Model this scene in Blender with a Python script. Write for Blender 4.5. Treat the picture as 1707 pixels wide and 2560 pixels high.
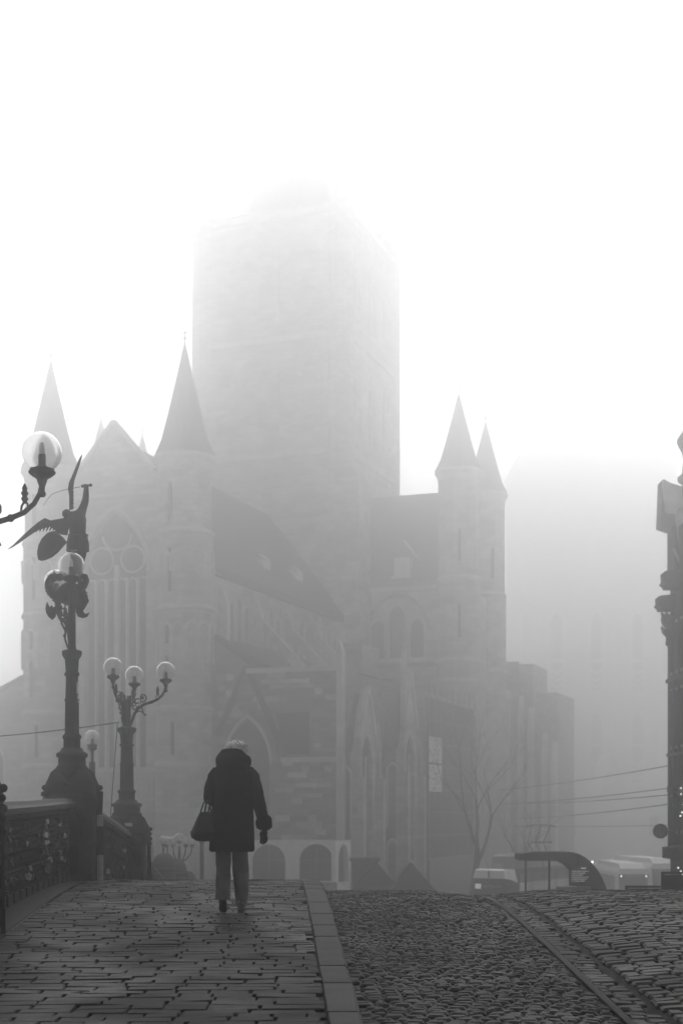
import bpy, bmesh, math, random
from math import sin, cos, pi, radians, sqrt, atan2
from mathutils import Vector, Matrix, Euler

S = bpy.context.scene
COL = S.collection
for o in list(bpy.data.objects):
    bpy.data.objects.remove(o)

# ------------------------------------------------------------------ camera, sky, sun, exposure
EYE = 1.5
cam = bpy.data.cameras.new('camera')
cam_o = bpy.data.objects.new('camera', cam)
COL.objects.link(cam_o)
cam_o.location = (0, 0, EYE)
cam_o.rotation_euler = (pi / 2, 0, 0)
cam.sensor_fit = 'VERTICAL'
cam.sensor_height = 36
cam.lens = 50
cam.shift_y = 760 / 2560
cam.clip_end = 4000
cam.dof.use_dof = True
cam.dof.focus_distance = 14.2
cam.dof.aperture_fstop = 3.2
S.camera = cam_o

SUN_EL, SUN_RZ = radians(41), 0.0
world = bpy.data.worlds.new('World')
S.world = world
world.use_nodes = True
wn = world.node_tree
bg = wn.nodes['Background']
sky = wn.nodes.new('ShaderNodeTexSky')
sky.sky_type = 'NISHITA'
sky.sun_disc = False
sky.sun_elevation = SUN_EL
sky.sun_rotation = SUN_RZ
bw = wn.nodes.new('ShaderNodeRGBToBW')          # the photograph is black and white
wn.links.new(sky.outputs[0], bw.inputs[0])
wn.links.new(bw.outputs[0], bg.inputs[0])
bg.inputs[1].default_value = 0.15
sun = bpy.data.lights.new('sun', 'SUN')
sun.energy = 1.5
sun.angle = radians(90)
sun_o = bpy.data.objects.new('sun', sun)
COL.objects.link(sun_o)
sun_o.rotation_euler = (-(pi / 2 - SUN_EL), 0, 0)
sun_o.location = (0, 60, 200)

S.view_settings.view_transform = 'Standard'
S.view_settings.look = 'None'
S.view_settings.gamma = 1
S.view_settings.use_curve_mapping = False
S.view_settings.exposure = 0.15
S.cycles.volume_bounces = 12
S.cycles.max_bounces = 16
S.cycles.use_denoising = True

# ------------------------------------------------------------------ materials (grey: black and white photograph)
def mat(name, c, rough=.8, var=.0, scale=8., bump=0., bscale=30., metal=0., spec=.5, emit=0., stretch=None, var2=0., rvar=0.):
    m = bpy.data.materials.new(name)
    m.use_nodes = True
    nt = m.node_tree
    b = nt.nodes['Principled BSDF']
    b.inputs['Base Color'].default_value = (c, c, c, 1)
    b.inputs['Roughness'].default_value = rough
    b.inputs['Metallic'].default_value = metal
    b.inputs['Specular IOR Level'].default_value = spec
    if emit:
        b.inputs['Emission Color'].default_value = (1, 1, 1, 1)
        b.inputs['Emission Strength'].default_value = emit
    tc = nt.nodes.new('ShaderNodeTexCoord')
    src = tc.outputs['Object']
    if stretch:
        mp = nt.nodes.new('ShaderNodeMapping')
        mp.inputs['Scale'].default_value = stretch
        nt.links.new(src, mp.inputs[0])
        src = mp.outputs[0]
    if var or var2:
        n = nt.nodes.new('ShaderNodeTexNoise')
        n.inputs['Scale'].default_value = scale
        n.inputs['Detail'].default_value = 5
        nt.links.new(src, n.inputs['Vector'])
        r = nt.nodes.new('ShaderNodeMapRange')
        r.inputs[1].default_value = .25
        r.inputs[2].default_value = .75
        r.inputs[3].default_value = c * (1 - var)
        r.inputs[4].default_value = c * (1 + var)
        nt.links.new(n.outputs[0], r.inputs[0])
        out = r.outputs[0]
        if var2:                                   # each object its own shade
            oi = nt.nodes.new('ShaderNodeObjectInfo')
            r2 = nt.nodes.new('ShaderNodeMapRange')
            r2.inputs[3].default_value = 1 - var2
            r2.inputs[4].default_value = 1 + var2
            nt.links.new(oi.outputs['Random'], r2.inputs[0])
            mu = nt.nodes.new('ShaderNodeMath')
            mu.operation = 'MULTIPLY'
            nt.links.new(out, mu.inputs[0])
            nt.links.new(r2.outputs[0], mu.inputs[1])
            out = mu.outputs[0]
        nt.links.new(out, b.inputs['Base Color'])
    if rvar:
        tc2 = nt.nodes.new('ShaderNodeNewGeometry')
        n = nt.nodes.new('ShaderNodeTexNoise')
        n.inputs['Scale'].default_value = 1.1
        n.inputs['Detail'].default_value = 4
        nt.links.new(tc2.outputs['Position'], n.inputs['Vector'])
        r = nt.nodes.new('ShaderNodeMapRange')
        r.inputs[1].default_value = .35
        r.inputs[2].default_value = .65
        r.inputs[3].default_value = max(.05, rough - rvar)
        r.inputs[4].default_value = rough + rvar
        nt.links.new(n.outputs[0], r.inputs[0])
        nt.links.new(r.outputs[0], b.inputs['Roughness'])
    if bump:
        n = nt.nodes.new('ShaderNodeTexNoise')
        n.inputs['Scale'].default_value = bscale
        n.inputs['Detail'].default_value = 6
        nt.links.new(src, n.inputs['Vector'])
        bp = nt.nodes.new('ShaderNodeBump')
        bp.inputs['Strength'].default_value = bump
        bp.inputs['Distance'].default_value = .02
        nt.links.new(n.outputs[0], bp.inputs['Height'])
        nt.links.new(bp.outputs[0], b.inputs['Normal'])
    return m

def mat_masonry(name, c, var=.25, bw_=.9, bh=.35, rough=.9):
    """coursed stone too far off to pick apart: brick pattern in colour and relief"""
    m = bpy.data.materials.new(name)
    m.use_nodes = True
    nt = m.node_tree
    b = nt.nodes['Principled BSDF']
    b.inputs['Roughness'].default_value = rough
    b.inputs['Specular IOR Level'].default_value = .2
    tc = nt.nodes.new('ShaderNodeTexCoord')
    sep = nt.nodes.new('ShaderNodeSeparateXYZ')
    nt.links.new(tc.outputs['Object'], sep.inputs[0])
    ad = nt.nodes.new('ShaderNodeMath')
    nt.links.new(sep.outputs[0], ad.inputs[0])
    nt.links.new(sep.outputs[1], ad.inputs[1])
    cb = nt.nodes.new('ShaderNodeCombineXYZ')
    nt.links.new(ad.outputs[0], cb.inputs[0])
    nt.links.new(sep.outputs[2], cb.inputs[1])
    br = nt.nodes.new('ShaderNodeTexBrick')
    br.inputs['Color1'].default_value = (c * (1 - var),) * 3 + (1,)
    br.inputs['Color2'].default_value = (c * (1 + var),) * 3 + (1,)
    br.inputs['Mortar'].default_value = (c * .75,) * 3 + (1,)
    br.inputs['Scale'].default_value = 1
    br.inputs['Mortar Size'].default_value = .02
    br.inputs['Brick Width'].default_value = bw_
    br.inputs['Row Height'].default_value = bh
    nt.links.new(cb.outputs[0], br.inputs['Vector'])
    n = nt.nodes.new('ShaderNodeTexNoise')
    n.inputs['Scale'].default_value = .55
    n.inputs['Detail'].default_value = 6
    nt.links.new(tc.outputs['Object'], n.inputs['Vector'])
    r = nt.nodes.new('ShaderNodeMapRange')
    r.inputs[1].default_value = .3
    r.inputs[2].default_value = .7
    r.inputs[3].default_value = .82
    r.inputs[4].default_value = 1.15
    nt.links.new(n.outputs[0], r.inputs[0])
    mx = nt.nodes.new('ShaderNodeMix')
    mx.data_type = 'RGBA'
    mx.blend_type = 'MULTIPLY'
    mx.inputs[0].default_value = 1
    nt.links.new(br.outputs[0], mx.inputs[6])
    cbb = nt.nodes.new('ShaderNodeCombineColor')
    for i in range(3):
        nt.links.new(r.outputs[0], cbb.inputs[i])
    nt.links.new(cbb.outputs[0], mx.inputs[7])
    nt.links.new(mx.outputs[2], b.inputs['Base Color'])
    bp = nt.nodes.new('ShaderNodeBump')
    bp.inputs['Strength'].default_value = .5
    bp.inputs['Distance'].default_value = .04
    nt.links.new(br.outputs['Fac'], bp.inputs['Height'])
    bp.invert = True
    nt.links.new(bp.outputs[0], b.inputs['Normal'])
    return m

M = {}
M['paving'] = mat('paving_stone', .017, .47, .4, 7, .35, 45, spec=.06, var2=.35, rvar=.2, stretch=(.5, 2, 1))
M['cobble'] = mat('cobblestone', .024, .58, .3, 14, .4, 60, spec=.14, var2=.25, rvar=.12)
M['sett'] = mat('sett', .026, .58, .3, 12, .4, 50, spec=.14, var2=.25, rvar=.12)
M['joint'] = mat('joint_dirt', .012, .9, .4, 20, .3, 60, spec=.1)
M['kerb'] = mat('kerb_granite', .032, .65, .35, 5, .35, 60, spec=.1, var2=.12)
M['granite'] = mat('dark_granite', .012, .5, .4, 4, .2, 60, spec=.12)
M['ground'] = mat('square_ground', .07, .6, .3, .8, .3, 3, spec=.3)
M['pier'] = mat('pier_stone', .02, .75, .4, 5, .3, 30, spec=.08)
M['pier2'] = mat('pier_stone_light', .035, .75, .35, 6, .25, 30, spec=.08)
M['iron'] = mat('cast_iron', .006, .65, .4, 14, .2, 40, spec=.12)
M['iron2'] = mat('painted_iron', .01, .6, .3, 14, .15, 40, spec=.1)
M['rail'] = mat('handrail_stone', .025, .5, .35, 7, .25, 30, spec=.2)
M['bronze'] = mat('bronze', .012, .6, .4, 14, .25, 30, spec=.15)
M['steel'] = mat('padlock_steel', .3, .35, .3, 20, 0, 1, metal=.7)
M['brass'] = mat('padlock_dark', .02, .5, .3, 20, 0, 1, metal=.5)
M['sticker'] = mat('paper_sticker', .5, .6, .15, 30)
M['coat'] = mat('black_wool', .006, .95, .4, 30, .35, 160, spec=.08)
M['fur'] = mat('black_fur', .004, 1, .4, 40, .8, 220, spec=.05)
M['glove'] = mat('black_leather_glove', .006, .6, .3, 30, .2, 60, spec=.2)
M['leather'] = mat('black_leather', .007, .38, .4, 14, .35, 22, spec=.3)
M['trouser'] = mat('grey_trousers', .09, .9, .45, 7, .8, 9, spec=.15)
M['shoe'] = mat('dark_shoe', .012, .55, .3, 20, .15, 40, spec=.3)
M['sole'] = mat('shoe_sole', .01, .8, .3, 20, .2, 40, spec=.2)
M['skin'] = mat('skin', .35, .6, .1, 10)
M['hair'] = mat('grey_blond_hair', .55, .5, .5, 40, spec=.4, var2=.2)
M['hair_dark'] = mat('dark_hair_lock', .06, .5, .3, 40, spec=.4)
M['stone'] = mat_masonry('church_stone', .42, .17, 1.1, .42)
M['stone_light'] = mat('dressed_stone', .5, .9, .2, 1.2, .2, 10, spec=.2)
M['stone_dark'] = mat_masonry('darker_stone', .2, .3)  # coursed stone in a darker tone than church_stone
M['block'] = mat('wall_block', .32, .9, .3, 2.0, .3, 8, spec=.1, var2=.6)
M['slate'] = mat('roof_slate', .04, .8, .3, 1.2, .5, 5, spec=.1, stretch=(1, 1, 5))
M['window'] = mat('leaded_glass', .012, .7, .3, 2, .2, 6, spec=.05)
M['void'] = mat('dark_opening', .012, .9, spec=.05)
M['belfry'] = mat_masonry('belfry_stone', .42, .1, 1.2, .5)
M['tower'] = mat_masonry('tower_stone', .45, .14, .9, .35)
M['white'] = mat('white_paint', .82, .6, .1, 3)
M['offwhite'] = mat('white_plaster', .8, .7, .16, 1.5, .1, 10)
M['dark'] = mat('dark_paint', .012, .6, .3, 4, spec=.1)
M['black'] = mat('black_metal', .006, .6, .2, 4, spec=.08)
M['grey'] = mat('grey_paint', .22, .55, .2, 3)
M['grey2'] = mat('mid_grey_paint', .11, .55, .2, 3)
M['glassdark'] = mat('dark_glass', .01, .25, 0, spec=.12)
M['lit'] = mat('lit_display', .6, .6, emit=.35)
M['lamp_on'] = mat('lit_bulb', .9, .6, emit=2)
M['wood'] = mat('dark_wood', .02, .8, .35, 3, .3, 12, spec=.08, stretch=(1, 1, 6))
M['roofing'] = mat('stall_roofing', .015, .8, .3, 3, .3, 10, spec=.08)
M['net'] = mat('scaffold_netting', .03, .9, .3, 1.5, .4, 12, spec=.05)
M['tube'] = mat('scaffold_tube', .2, .5, .2, 5, metal=.5)
M['banner'] = mat('white_banner', .8, .8, .08, 1)
M['print'] = mat('banner_print', .3, .8, .2, 2)
M['bark'] = mat('bark', .02, .9, .4, 8, .5, 20, spec=.05)
M['wire'] = mat('wire', .02, .6)
M['render'] = mat('facade_render', .02, .8, .35, 2, .2, 10, spec=.08)
M['render2'] = mat('facade_trim', .014, .7, .3, 3, spec=.08)
M['lightroof'] = mat('zinc_roof', .42, .45, .25, 2.5, .1, 10, spec=.5)

def glass_mat():
    m = bpy.data.materials.new('globe_glass')
    m.use_nodes = True
    b = m.node_tree.nodes['Principled BSDF']
    b.inputs['Base Color'].default_value = (.93, .93, .93, 1)
    b.inputs['Roughness'].default_value = .05
    b.inputs['IOR'].default_value = 1.3
    b.inputs['Transmission Weight'].default_value = .92
    return m
M['globe'] = glass_mat()

# ------------------------------------------------------------------ mesh builder
class MB:
    def __init__(s):
        s.v = []
        s.f = []
    def add(s, vs, fs):
        k = len(s.v)
        s.v += [tuple(p) for p in vs]
        s.f += [tuple(i + k for i in f) for f in fs]
        return s
    def box(s, x0, x1, y0, y1, z0, z1):
        v = [(x, y, z) for x in (x0, x1) for y in (y0, y1) for z in (z0, z1)]
        return s.add(v, [(0, 1, 3, 2), (4, 6, 7, 5), (0, 4, 5, 1), (2, 3, 7, 6), (0, 2, 6, 4), (1, 5, 7, 3)])
    def obox(s, c, ax, ay, az):
        c, ax, ay, az = map(Vector, (c, ax, ay, az))
        v = [c + i * ax + j * ay + k * az for i in (-1, 1) for j in (-1, 1) for k in (-1, 1)]
        return s.add(v, [(0, 1, 3, 2), (4, 6, 7, 5), (0, 4, 5, 1), (2, 3, 7, 6), (0, 2, 6, 4), (1, 5, 7, 3)])
    def bar(s, a, b, w, t, up=(0, 0, 1)):
        a, b = Vector(a), Vector(b)
        d = (b - a)
        L = d.length
        d.normalize()
        u = Vector(up)
        side = d.cross(u)
        if side.length < 1e-4:
            side = d.cross(Vector((1, 0, 0)))
        side.normalize()
        u = side.cross(d)
        return s.obox((a + b) / 2, d * L / 2, side * w / 2, u * t / 2)
    def ext(s, poly, p0, ua, ub, w):
        p0, ua, ub, w = map(Vector, (p0, ua, ub, w))
        n = len(poly)
        a = [p0 + ua * x + ub * y for x, y in poly]
        v = a + [p + w for p in a]
        f = [tuple(range(n)), tuple(range(2 * n - 1, n - 1, -1))]
        f += [(i, i + n, (i + 1) % n + n, (i + 1) % n) for i in range(n)]
        return s.add(v, f)
    def lathe(s, prof, c=(0, 0, 0), seg=16, axis=None, a0=0., rx=1., ry=1.):
        c = Vector(c)
        X, Y, Z = Vector((1, 0, 0)), Vector((0, 1, 0)), Vector((0, 0, 1))
        if axis is not None:
            Z = Vector(axis).normalized()
            X = Z.orthogonal().normalized()
            Y = Z.cross(X)
        v = []
        for r, z in prof:
            for k in range(seg):
                a = a0 + 2 * pi * k / seg
                v.append(c + X * r * rx * cos(a) + Y * r * ry * sin(a) + Z * z)
        f = []
        n = len(prof)
        for i in range(n - 1):
            for k in range(seg):
                k2 = (k + 1) % seg
                f.append((i * seg + k, i * seg + k2, (i + 1) * seg + k2, (i + 1) * seg + k))
        f.append(tuple(range(seg - 1, -1, -1)))
        f.append(tuple((n - 1) * seg + k for k in range(seg)))
        return s.add(v, f)
    def tube(s, pts, rad, seg=6, flat=1.):
        pts = [Vector(p) for p in pts]
        n = len(pts)
        if not isinstance(rad, (list, tuple)):
            rad = [rad] * n
        v = []
        u = None
        for i, p in enumerate(pts):
            t = (pts[min(i + 1, n - 1)] - pts[max(i - 1, 0)])
            if t.length < 1e-9:
                t = Vector((0, 0, 1))
            t.normalize()
            if u is None:
                u = t.orthogonal().normalized()
            else:
                u = (u - t * u.dot(t))
                if u.length < 1e-6:
                    u = t.orthogonal()
                u.normalize()
            w = t.cross(u)
            for k in range(seg):
                a = 2 * pi * k / seg
                v.append(p + (u * cos(a) + w * sin(a) * flat) * rad[i])
        f = []
        for i in range(n - 1):
            for k in range(seg):
                k2 = (k + 1) % seg
                f.append((i * seg + k, i * seg + k2, (i + 1) * seg + k2, (i + 1) * seg + k))
        f.append(tuple(range(seg - 1, -1, -1)))
        f.append(tuple((n - 1) * seg + k for k in range(seg)))
        return s.add(v, f)
    def loft(s, rings):
        """rings: equal-length lists of points, closed loops, capped"""
        seg = len(rings[0])
        v = [p for r in rings for p in r]
        f = []
        for i in range(len(rings) - 1):
            for k in range(seg):
                k2 = (k + 1) % seg
                f.append((i * seg + k, i * seg + k2, (i + 1) * seg + k2, (i + 1) * seg + k))
        f.append(tuple(range(seg - 1, -1, -1)))
        f.append(tuple((len(rings) - 1) * seg + k for k in range(seg)))
        return s.add(v, f)
    def sphere(s, c, r, seg=16, rings=10, sx=1, sy=1, sz=1):
        c = Vector(c)
        prof = [(sin(pi * (i + .02) / (rings + .04)) * r, -cos(pi * (i + .02) / (rings + .04)) * r) for i in range(rings + 1)]
        k0 = len(s.v)
        s.lathe(prof, (0, 0, 0), seg)
        for i in range(k0, len(s.v)):
            p = s.v[i]
            s.v[i] = (c.x + p[0] * sx, c.y + p[1] * sy, c.z + p[2] * sz)
        return s
    def mesh(s, name, m, smooth=False, fix=True):
        me = bpy.data.meshes.new(name)
        me.from_pydata(s.v, [], s.f)
        if fix:
            bm = bmesh.new()
            bm.from_mesh(me)
            bmesh.ops.recalc_face_normals(bm, faces=bm.faces)
            bm.to_mesh(me)
            bm.free()
        me.materials.append(M[m] if isinstance(m, str) else m)
        if smooth:
            for p in me.polygons:
                p.use_smooth = True
        return me
    def build(s, name, m, parent=None, smooth=False, loc=None, fix=True):
        me = s.mesh(name, m, smooth, fix)
        if smooth:
            try:
                me.set_sharp_from_angle(angle=radians(50))
            except Exception:
                pass
        return link(name, me, parent, loc)

def link(name, me, parent=None, loc=None, rot=None):
    o = bpy.data.objects.new(name, me)
    COL.objects.link(o)
    if parent:
        o.parent = parent
    if loc:
        o.location = loc
    if rot:
        o.rotation_euler = rot
    return o

def tag(o, label=None, cat=None, group=None, kind=None):
    if label:
        o['label'] = label
    if cat:
        o['category'] = cat
    if group:
        o['group'] = group
    if kind:
        o['kind'] = kind
    return o

def empty(name, loc=(0, 0, 0), rz=0, label=None, cat=None, group=None):
    o = bpy.data.objects.new(name, None)
    COL.objects.link(o)
    o.location = loc
    o.rotation_euler = (0, 0, rz)
    o.empty_display_size = .2
    return tag(o, label, cat, group)

def copy_tree(o, parent=None):
    c = o.copy()
    COL.objects.link(c)
    if parent:
        c.parent = parent
    for ch in list(o.children):
        copy_tree(ch, c)
    return c

def skin_mesh(name, verts, edges, radii, m, sub=2):
    """continuous figure: skeleton + Skin + Subdivision, made into a plain mesh"""
    me = bpy.data.meshes.new(name)
    me.from_pydata(verts, edges, [])
    o = bpy.data.objects.new(name, me)
    COL.objects.link(o)
    sm = o.modifiers.new('s', 'SKIN')
    for i, r in enumerate(radii):
        rr = r if isinstance(r, tuple) else (r, r)
        me.skin_vertices[0].data[i].radius = rr
    me.skin_vertices[0].data[0].use_root = True
    ss = o.modifiers.new('d', 'SUBSURF')
    ss.levels = sub
    ss.render_levels = sub
    dg = bpy.context.evaluated_depsgraph_get()
    r = bpy.data.meshes.new_from_object(o.evaluated_get(dg))
    bpy.data.objects.remove(o)
    r.name = name
    r.materials.clear()
    r.materials.append(M[m])
    for p in r.polygons:
        p.use_smooth = True
    return r

def arch_pts(cx, zs, w, h, n=8):
    """left to right points of a pointed (h>w) or round (h=w) arch standing on zs"""
    c = (h * h - w * w) / (2 * w)
    R = w + c
    a1 = atan2(h, c) if c > -w else pi / 2
    a1 = math.acos(max(-1, min(1, c / R)))
    left = [(cx + c - R * cos(a1 * i / n), zs + R * sin(a1 * i / n)) for i in range(n + 1)]
    right = [(2 * cx - x, z) for x, z in reversed(left[:-1])]
    return left + right

def lancet(cx, z0, zs, w, h, n=7):
    return [(cx - w, z0)] + arch_pts(cx, zs, w, h, n) + [(cx + w, z0)]

def holed_wall(name, m, parent, p0, ua, ub, nrm, outer, holes, depth):
    """a wall slab whose openings are real holes with reveals"""
    p0, ua, ub, nrm = map(Vector, (p0, ua, ub, nrm))
    bm = bmesh.new()
    loops = []
    edges = []
    for lp in [outer] + holes:
        vs = [bm.verts.new(p0 + ua * x + ub * y) for x, y in lp]
        loops.append(vs)
        for i in range(len(vs)):
            edges.append(bm.edges.new((vs[i], vs[(i + 1) % len(vs)])))
    bmesh.ops.triangle_fill(bm, use_beauty=True, use_dissolve=False, edges=edges)
    for vs in loops:
        bk = [bm.verts.new(v.co - nrm * depth) for v in vs]
        for i in range(len(vs)):
            j = (i + 1) % len(vs)
            bm.faces.new((vs[i], vs[j], bk[j], bk[i]))
    bmesh.ops.recalc_face_normals(bm, faces=bm.faces)
    me = bpy.data.meshes.new(name)
    bm.to_mesh(me)
    bm.free()
    me.materials.append(M[m])
    return link(name, me, parent)

# ------------------------------------------------------------------ ground profile of the bridge (metres from camera -> height)
PR = [(-40, -3.9), (-10, -2.12), (0, -1.634), (5, -1.404), (8.5, -1.243), (12.7, -1.05), (14.4, -.975), (16.5, -.9), (18.5, -.875),
      (20.5, -.92), (22.5, -1.03), (27, -1.40), (34, -1.98), (45, -2.95), (62, -4.5), (78, -6.0), (88, -6.46), (100, -6.47)]
def G(d):
    for i in range(len(PR) - 1):
        if d <= PR[i + 1][0] or i == len(PR) - 2:
            x0, y0 = PR[i]
            x1, y1 = PR[i + 1]
            def sl(k):
                if k <= 0:
                    return (PR[1][1] - PR[0][1]) / (PR[1][0] - PR[0][0])
                if k >= len(PR) - 1:
                    return 0
                return (PR[k + 1][1] - PR[k - 1][1]) / (PR[k + 1][0] - PR[k - 1][0])
            h = x1 - x0
            t = max(-.5, min(1, (d - x0) / h))
            m0, m1 = sl(i) * h, sl(i + 1) * h
            y = (2 * t**3 - 3 * t**2 + 1) * y0 + (t**3 - 2 * t**2 + t) * m0 + (-2 * t**3 + 3 * t**2) * y1 + (t**3 - t**2) * m1
            return EYE + y
def slope(d):
    return atan2(G(d + .05) - G(d - .05), .1)
def x_edge(d):
    return -2.99 - .067 * (d - 12.7)           # stone line along the balustrade
def x_rail(d):
    return -3.43 - .05 * (d - 12.7)            # axis of the balustrade
def x_kl(d):
    return -.074 - .043 * (d - 8.5)
def x_kr(d):
    return .146 - .039 * (d - 8.5)
X_BAND0, X_BAND1, X_GROOVE = 1.94, 2.0, 2.27
def road_z(x, d):
    z = G(d) - .16
    if x < 1.0:
        t = 0
    elif x < 2.1:
        t = (x - 1.0) / 1.1
        return z - .07 * t * t * (3 - 2 * t)
    else:
        t = min(1, (x - 2.1) / 1.1)
        return z - .07 + .075 * t * t * (3 - 2 * t)
    return z

# ------------------------------------------------------------------ setting
GZ = -5.0
mb = MB()
mb.add([(-1200, -700, GZ), (1200, -700, GZ), (1200, 1500, GZ), (-1200, 1500, GZ)], [(0, 1, 2, 3)])
tag(mb.build('square_ground', 'ground', fix=False), kind='structure')

def strip_mesh(name, m, xs_fn, zs_fn, d0, d1, step, n, kind='structure', skirt=None):
    mb = MB()
    nd = int((d1 - d0) / step)
    for i in range(nd + 1):
        d = d0 + (d1 - d0) * i / nd
        for k in range(n + 1):
            x = xs_fn(d, k / n)
            mb.v.append((x, d, zs_fn(x, d)))
    for i in range(nd):
        for k in range(n):
            a = i * (n + 1) + k
            mb.f.append((a, a + 1, a + n + 2, a + n + 1))
    if skirt is not None:
        base = len(mb.v)
        for i in range(nd + 1):
            d = d0 + (d1 - d0) * i / nd
            x0, x1 = xs_fn(d, 0), xs_fn(d, 1)
            mb.v += [(x0, d, skirt), (x1, d, skirt)]
        for i in range(nd):
            a, b = i * (n + 1), (i + 1) * (n + 1)
            mb.f.append((a, b, base + 2 * i + 2, base + 2 * i))
            mb.f.append((a + n, base + 2 * i + 1, base + 2 * i + 3, b + n))
    return tag(mb.build(name, m), kind=kind)

JD = .022
# masonry body of the bridge and the ramp down to the square
strip_mesh('bridge_deck', 'granite', lambda d, t: (x_rail(d) - .35) * (1 - t) + 16 * t,
           lambda x, d: G(d) - .32, -12, 96, 1.0, 8, skirt=GZ - .5)
foot_base = strip_mesh('footway', 'joint', lambda d, t: x_edge(d) * (1 - t) + x_kl(d) * t, lambda x, d: G(d) - JD, -2, 60, .5, 4)
road_base = strip_mesh('carriageway', 'joint', lambda d, t: x_kr(d) * (1 - t) + X_BAND0 * t, lambda x, d: road_z(x, d) - JD, -2, 60, .5, 16)
track_base = strip_mesh('tram_track_bed', 'joint', lambda d, t: X_BAND0 * (1 - t) + 12 * t, lambda x, d: road_z(x, d) - JD * 1.5, -2, 60, .5, 30)
strip_mesh('balustrade_plinth', 'granite', lambda d, t: (x_rail(d) - .3) * (1 - t) + (x_edge(d) - .03) * t, lambda x, d: G(d) - .006, -2, 50, .5, 2)
strip_mesh('footway_border', 'pier2', lambda d, t: (x_edge(d) - .03) * (1 - t) + x_edge(d) * t, lambda x, d: G(d) + .004, -2, 50, .5, 1)
strip_mesh('gutter_band', 'pier2', lambda d, t: X_BAND0 * (1 - t) + X_BAND1 * t, lambda x, d: road_z(x, d) + .006, -2, 60, .5, 1)

rng = random.Random(7)
def piece(w, l, h, rg, inset=.012, j=.008):
    """one stone, bevelled top edge, slightly uneven: 9 quads"""
    c = [(-w / 2, -l / 2), (w / 2, -l / 2), (w / 2, l / 2), (-w / 2, l / 2)]
    c = [(x + rg.uniform(-j, j), y + rg.uniform(-j, j)) for x, y in c]
    b = [(x, y, -h) for x, y in c]
    mid = [(x, y, -inset) for x, y in c]
    t = []
    for x, y in c:
        q = max(0, 1 - inset * 1.6 / max(.03, sqrt(x * x + y * y)))
        t.append((x * q, y * q, rg.uniform(-.004, .004)))
    v = b + mid + t
    f = [(8, 9, 10, 11)]
    for i in range(4):
        k = (i + 1) % 4
        f += [(i, k, 4 + k, 4 + i), (4 + i, 4 + k, 8 + k, 8 + i)]
    return v, f

def lay(parent, name, m, rows, zfn, variants, seed, gap, limit=300, jitz=.004, rest_name=None, dmin=7.55, yaw=.02):
    """rows: list of (d, depth, x0, x1); lays stones side by side; the nearest become objects, the rest one mesh"""
    rg = random.Random(seed)
    meshes = {}
    geo = {}
    for key, (w, l, h, inset, j) in variants.items():
        for q in range(4):
            v, f = piece(w, l, h, rg, inset, j)
            geo[key, q] = (v, f)
            mb = MB()
            mb.add(v, f)
            meshes[key, q] = mb.mesh(name, m, fix=False)
    keys = list(variants)
    rest = MB()
    cnt = 0
    for d, dep, x0, x1 in rows:
        x = x0 + rg.uniform(-.1, 0)
        while x < x1:
            k = rg.choice(keys)
            w = variants[k][0] + rg.uniform(0, gap)
            cx = x + w / 2
            x += w + gap * .5
            if cx - w / 2 < x0 - .03 or cx + w / 2 > x1 + .03:
                w2 = None
                # shorten the stone at the end of its row by using the smallest that fits
                if cx + w / 2 > x1 + .03:
                    room = x1 - (cx - w / 2)
                    if room < .06:
                        continue
                    sc = room / variants[k][0]
                    cx = x1 - room / 2
                else:
                    room = cx + w / 2 - x0
                    if room < .06:
                        continue
                    sc = room / variants[k][0]
                    cx = x0 + room / 2
            else:
                sc = 1
            q = rg.randrange(4)
            dd = d + rg.uniform(-.006, .006)
            z = zfn(cx, dd) + rg.uniform(-jitz, jitz)
            tx = atan2(zfn(cx, dd + .05) - zfn(cx, dd - .05), .1)
            ty = -atan2(zfn(cx + .05, dd) - zfn(cx - .05, dd), .1)
            rot = Euler((tx + rg.uniform(-.02, .02), ty + rg.uniform(-.015, .015), rg.uniform(-yaw, yaw)))
            if cnt < limit and dd > dmin and abs(cx) < .241 * dd + .05:
                o = link(name, meshes[k, q], parent, (cx, dd, z), rot)
                o.scale = (sc, 1, 1)
                cnt += 1
            else:
                mt = Matrix.Translation((cx, dd, z)) @ rot.to_matrix().to_4x4() @ Matrix.Diagonal((sc, 1, 1, 1))
                v, f = geo[k, q]
                rest.add([mt @ Vector(p) for p in v], f)
    r = rest.build(rest_name or name, m, parent, fix=False)
    r['kind'] = 'stuff'
    return cnt

# footway: long narrow stones laid across
rows = []
d = 6.2
while d < 24:
    dep = rng.choice((.125, .135, .145))
    rows.append((d + dep / 2, dep, x_edge(d) + .01, x_kl(d) - .008))
    d += dep + .008
lay(foot_base, 'paving_stone', 'paving', rows, lambda x, d: G(d),
    {'a': (.26, .134, .06, .005, .004), 'b': (.32, .135, .06, .005, .005), 'c': (.4, .132, .06, .006, .006), 'd': (.2, .134, .06, .005, .004)},
    3, .02, rest_name='far_paving_stones', jitz=.0035)
# carriageway: small cobbles
rows = []
d = 6.2
while d < 24:
    dep = rng.uniform(.085, .1)
    rows.append((d + dep / 2, dep, x_kr(d) + .02, X_BAND0 - .01))
    d += dep + .012
lay(road_base, 'cobblestone', 'cobble', rows, road_z,
    {'a': (.095, .086, .06, .016, .009), 'b': (.115, .088, .06, .017, .01), 'c': (.13, .084, .06, .016, .009)},
    5, .016, rest_name='far_cobblestones', jitz=.006, yaw=.09)
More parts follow.
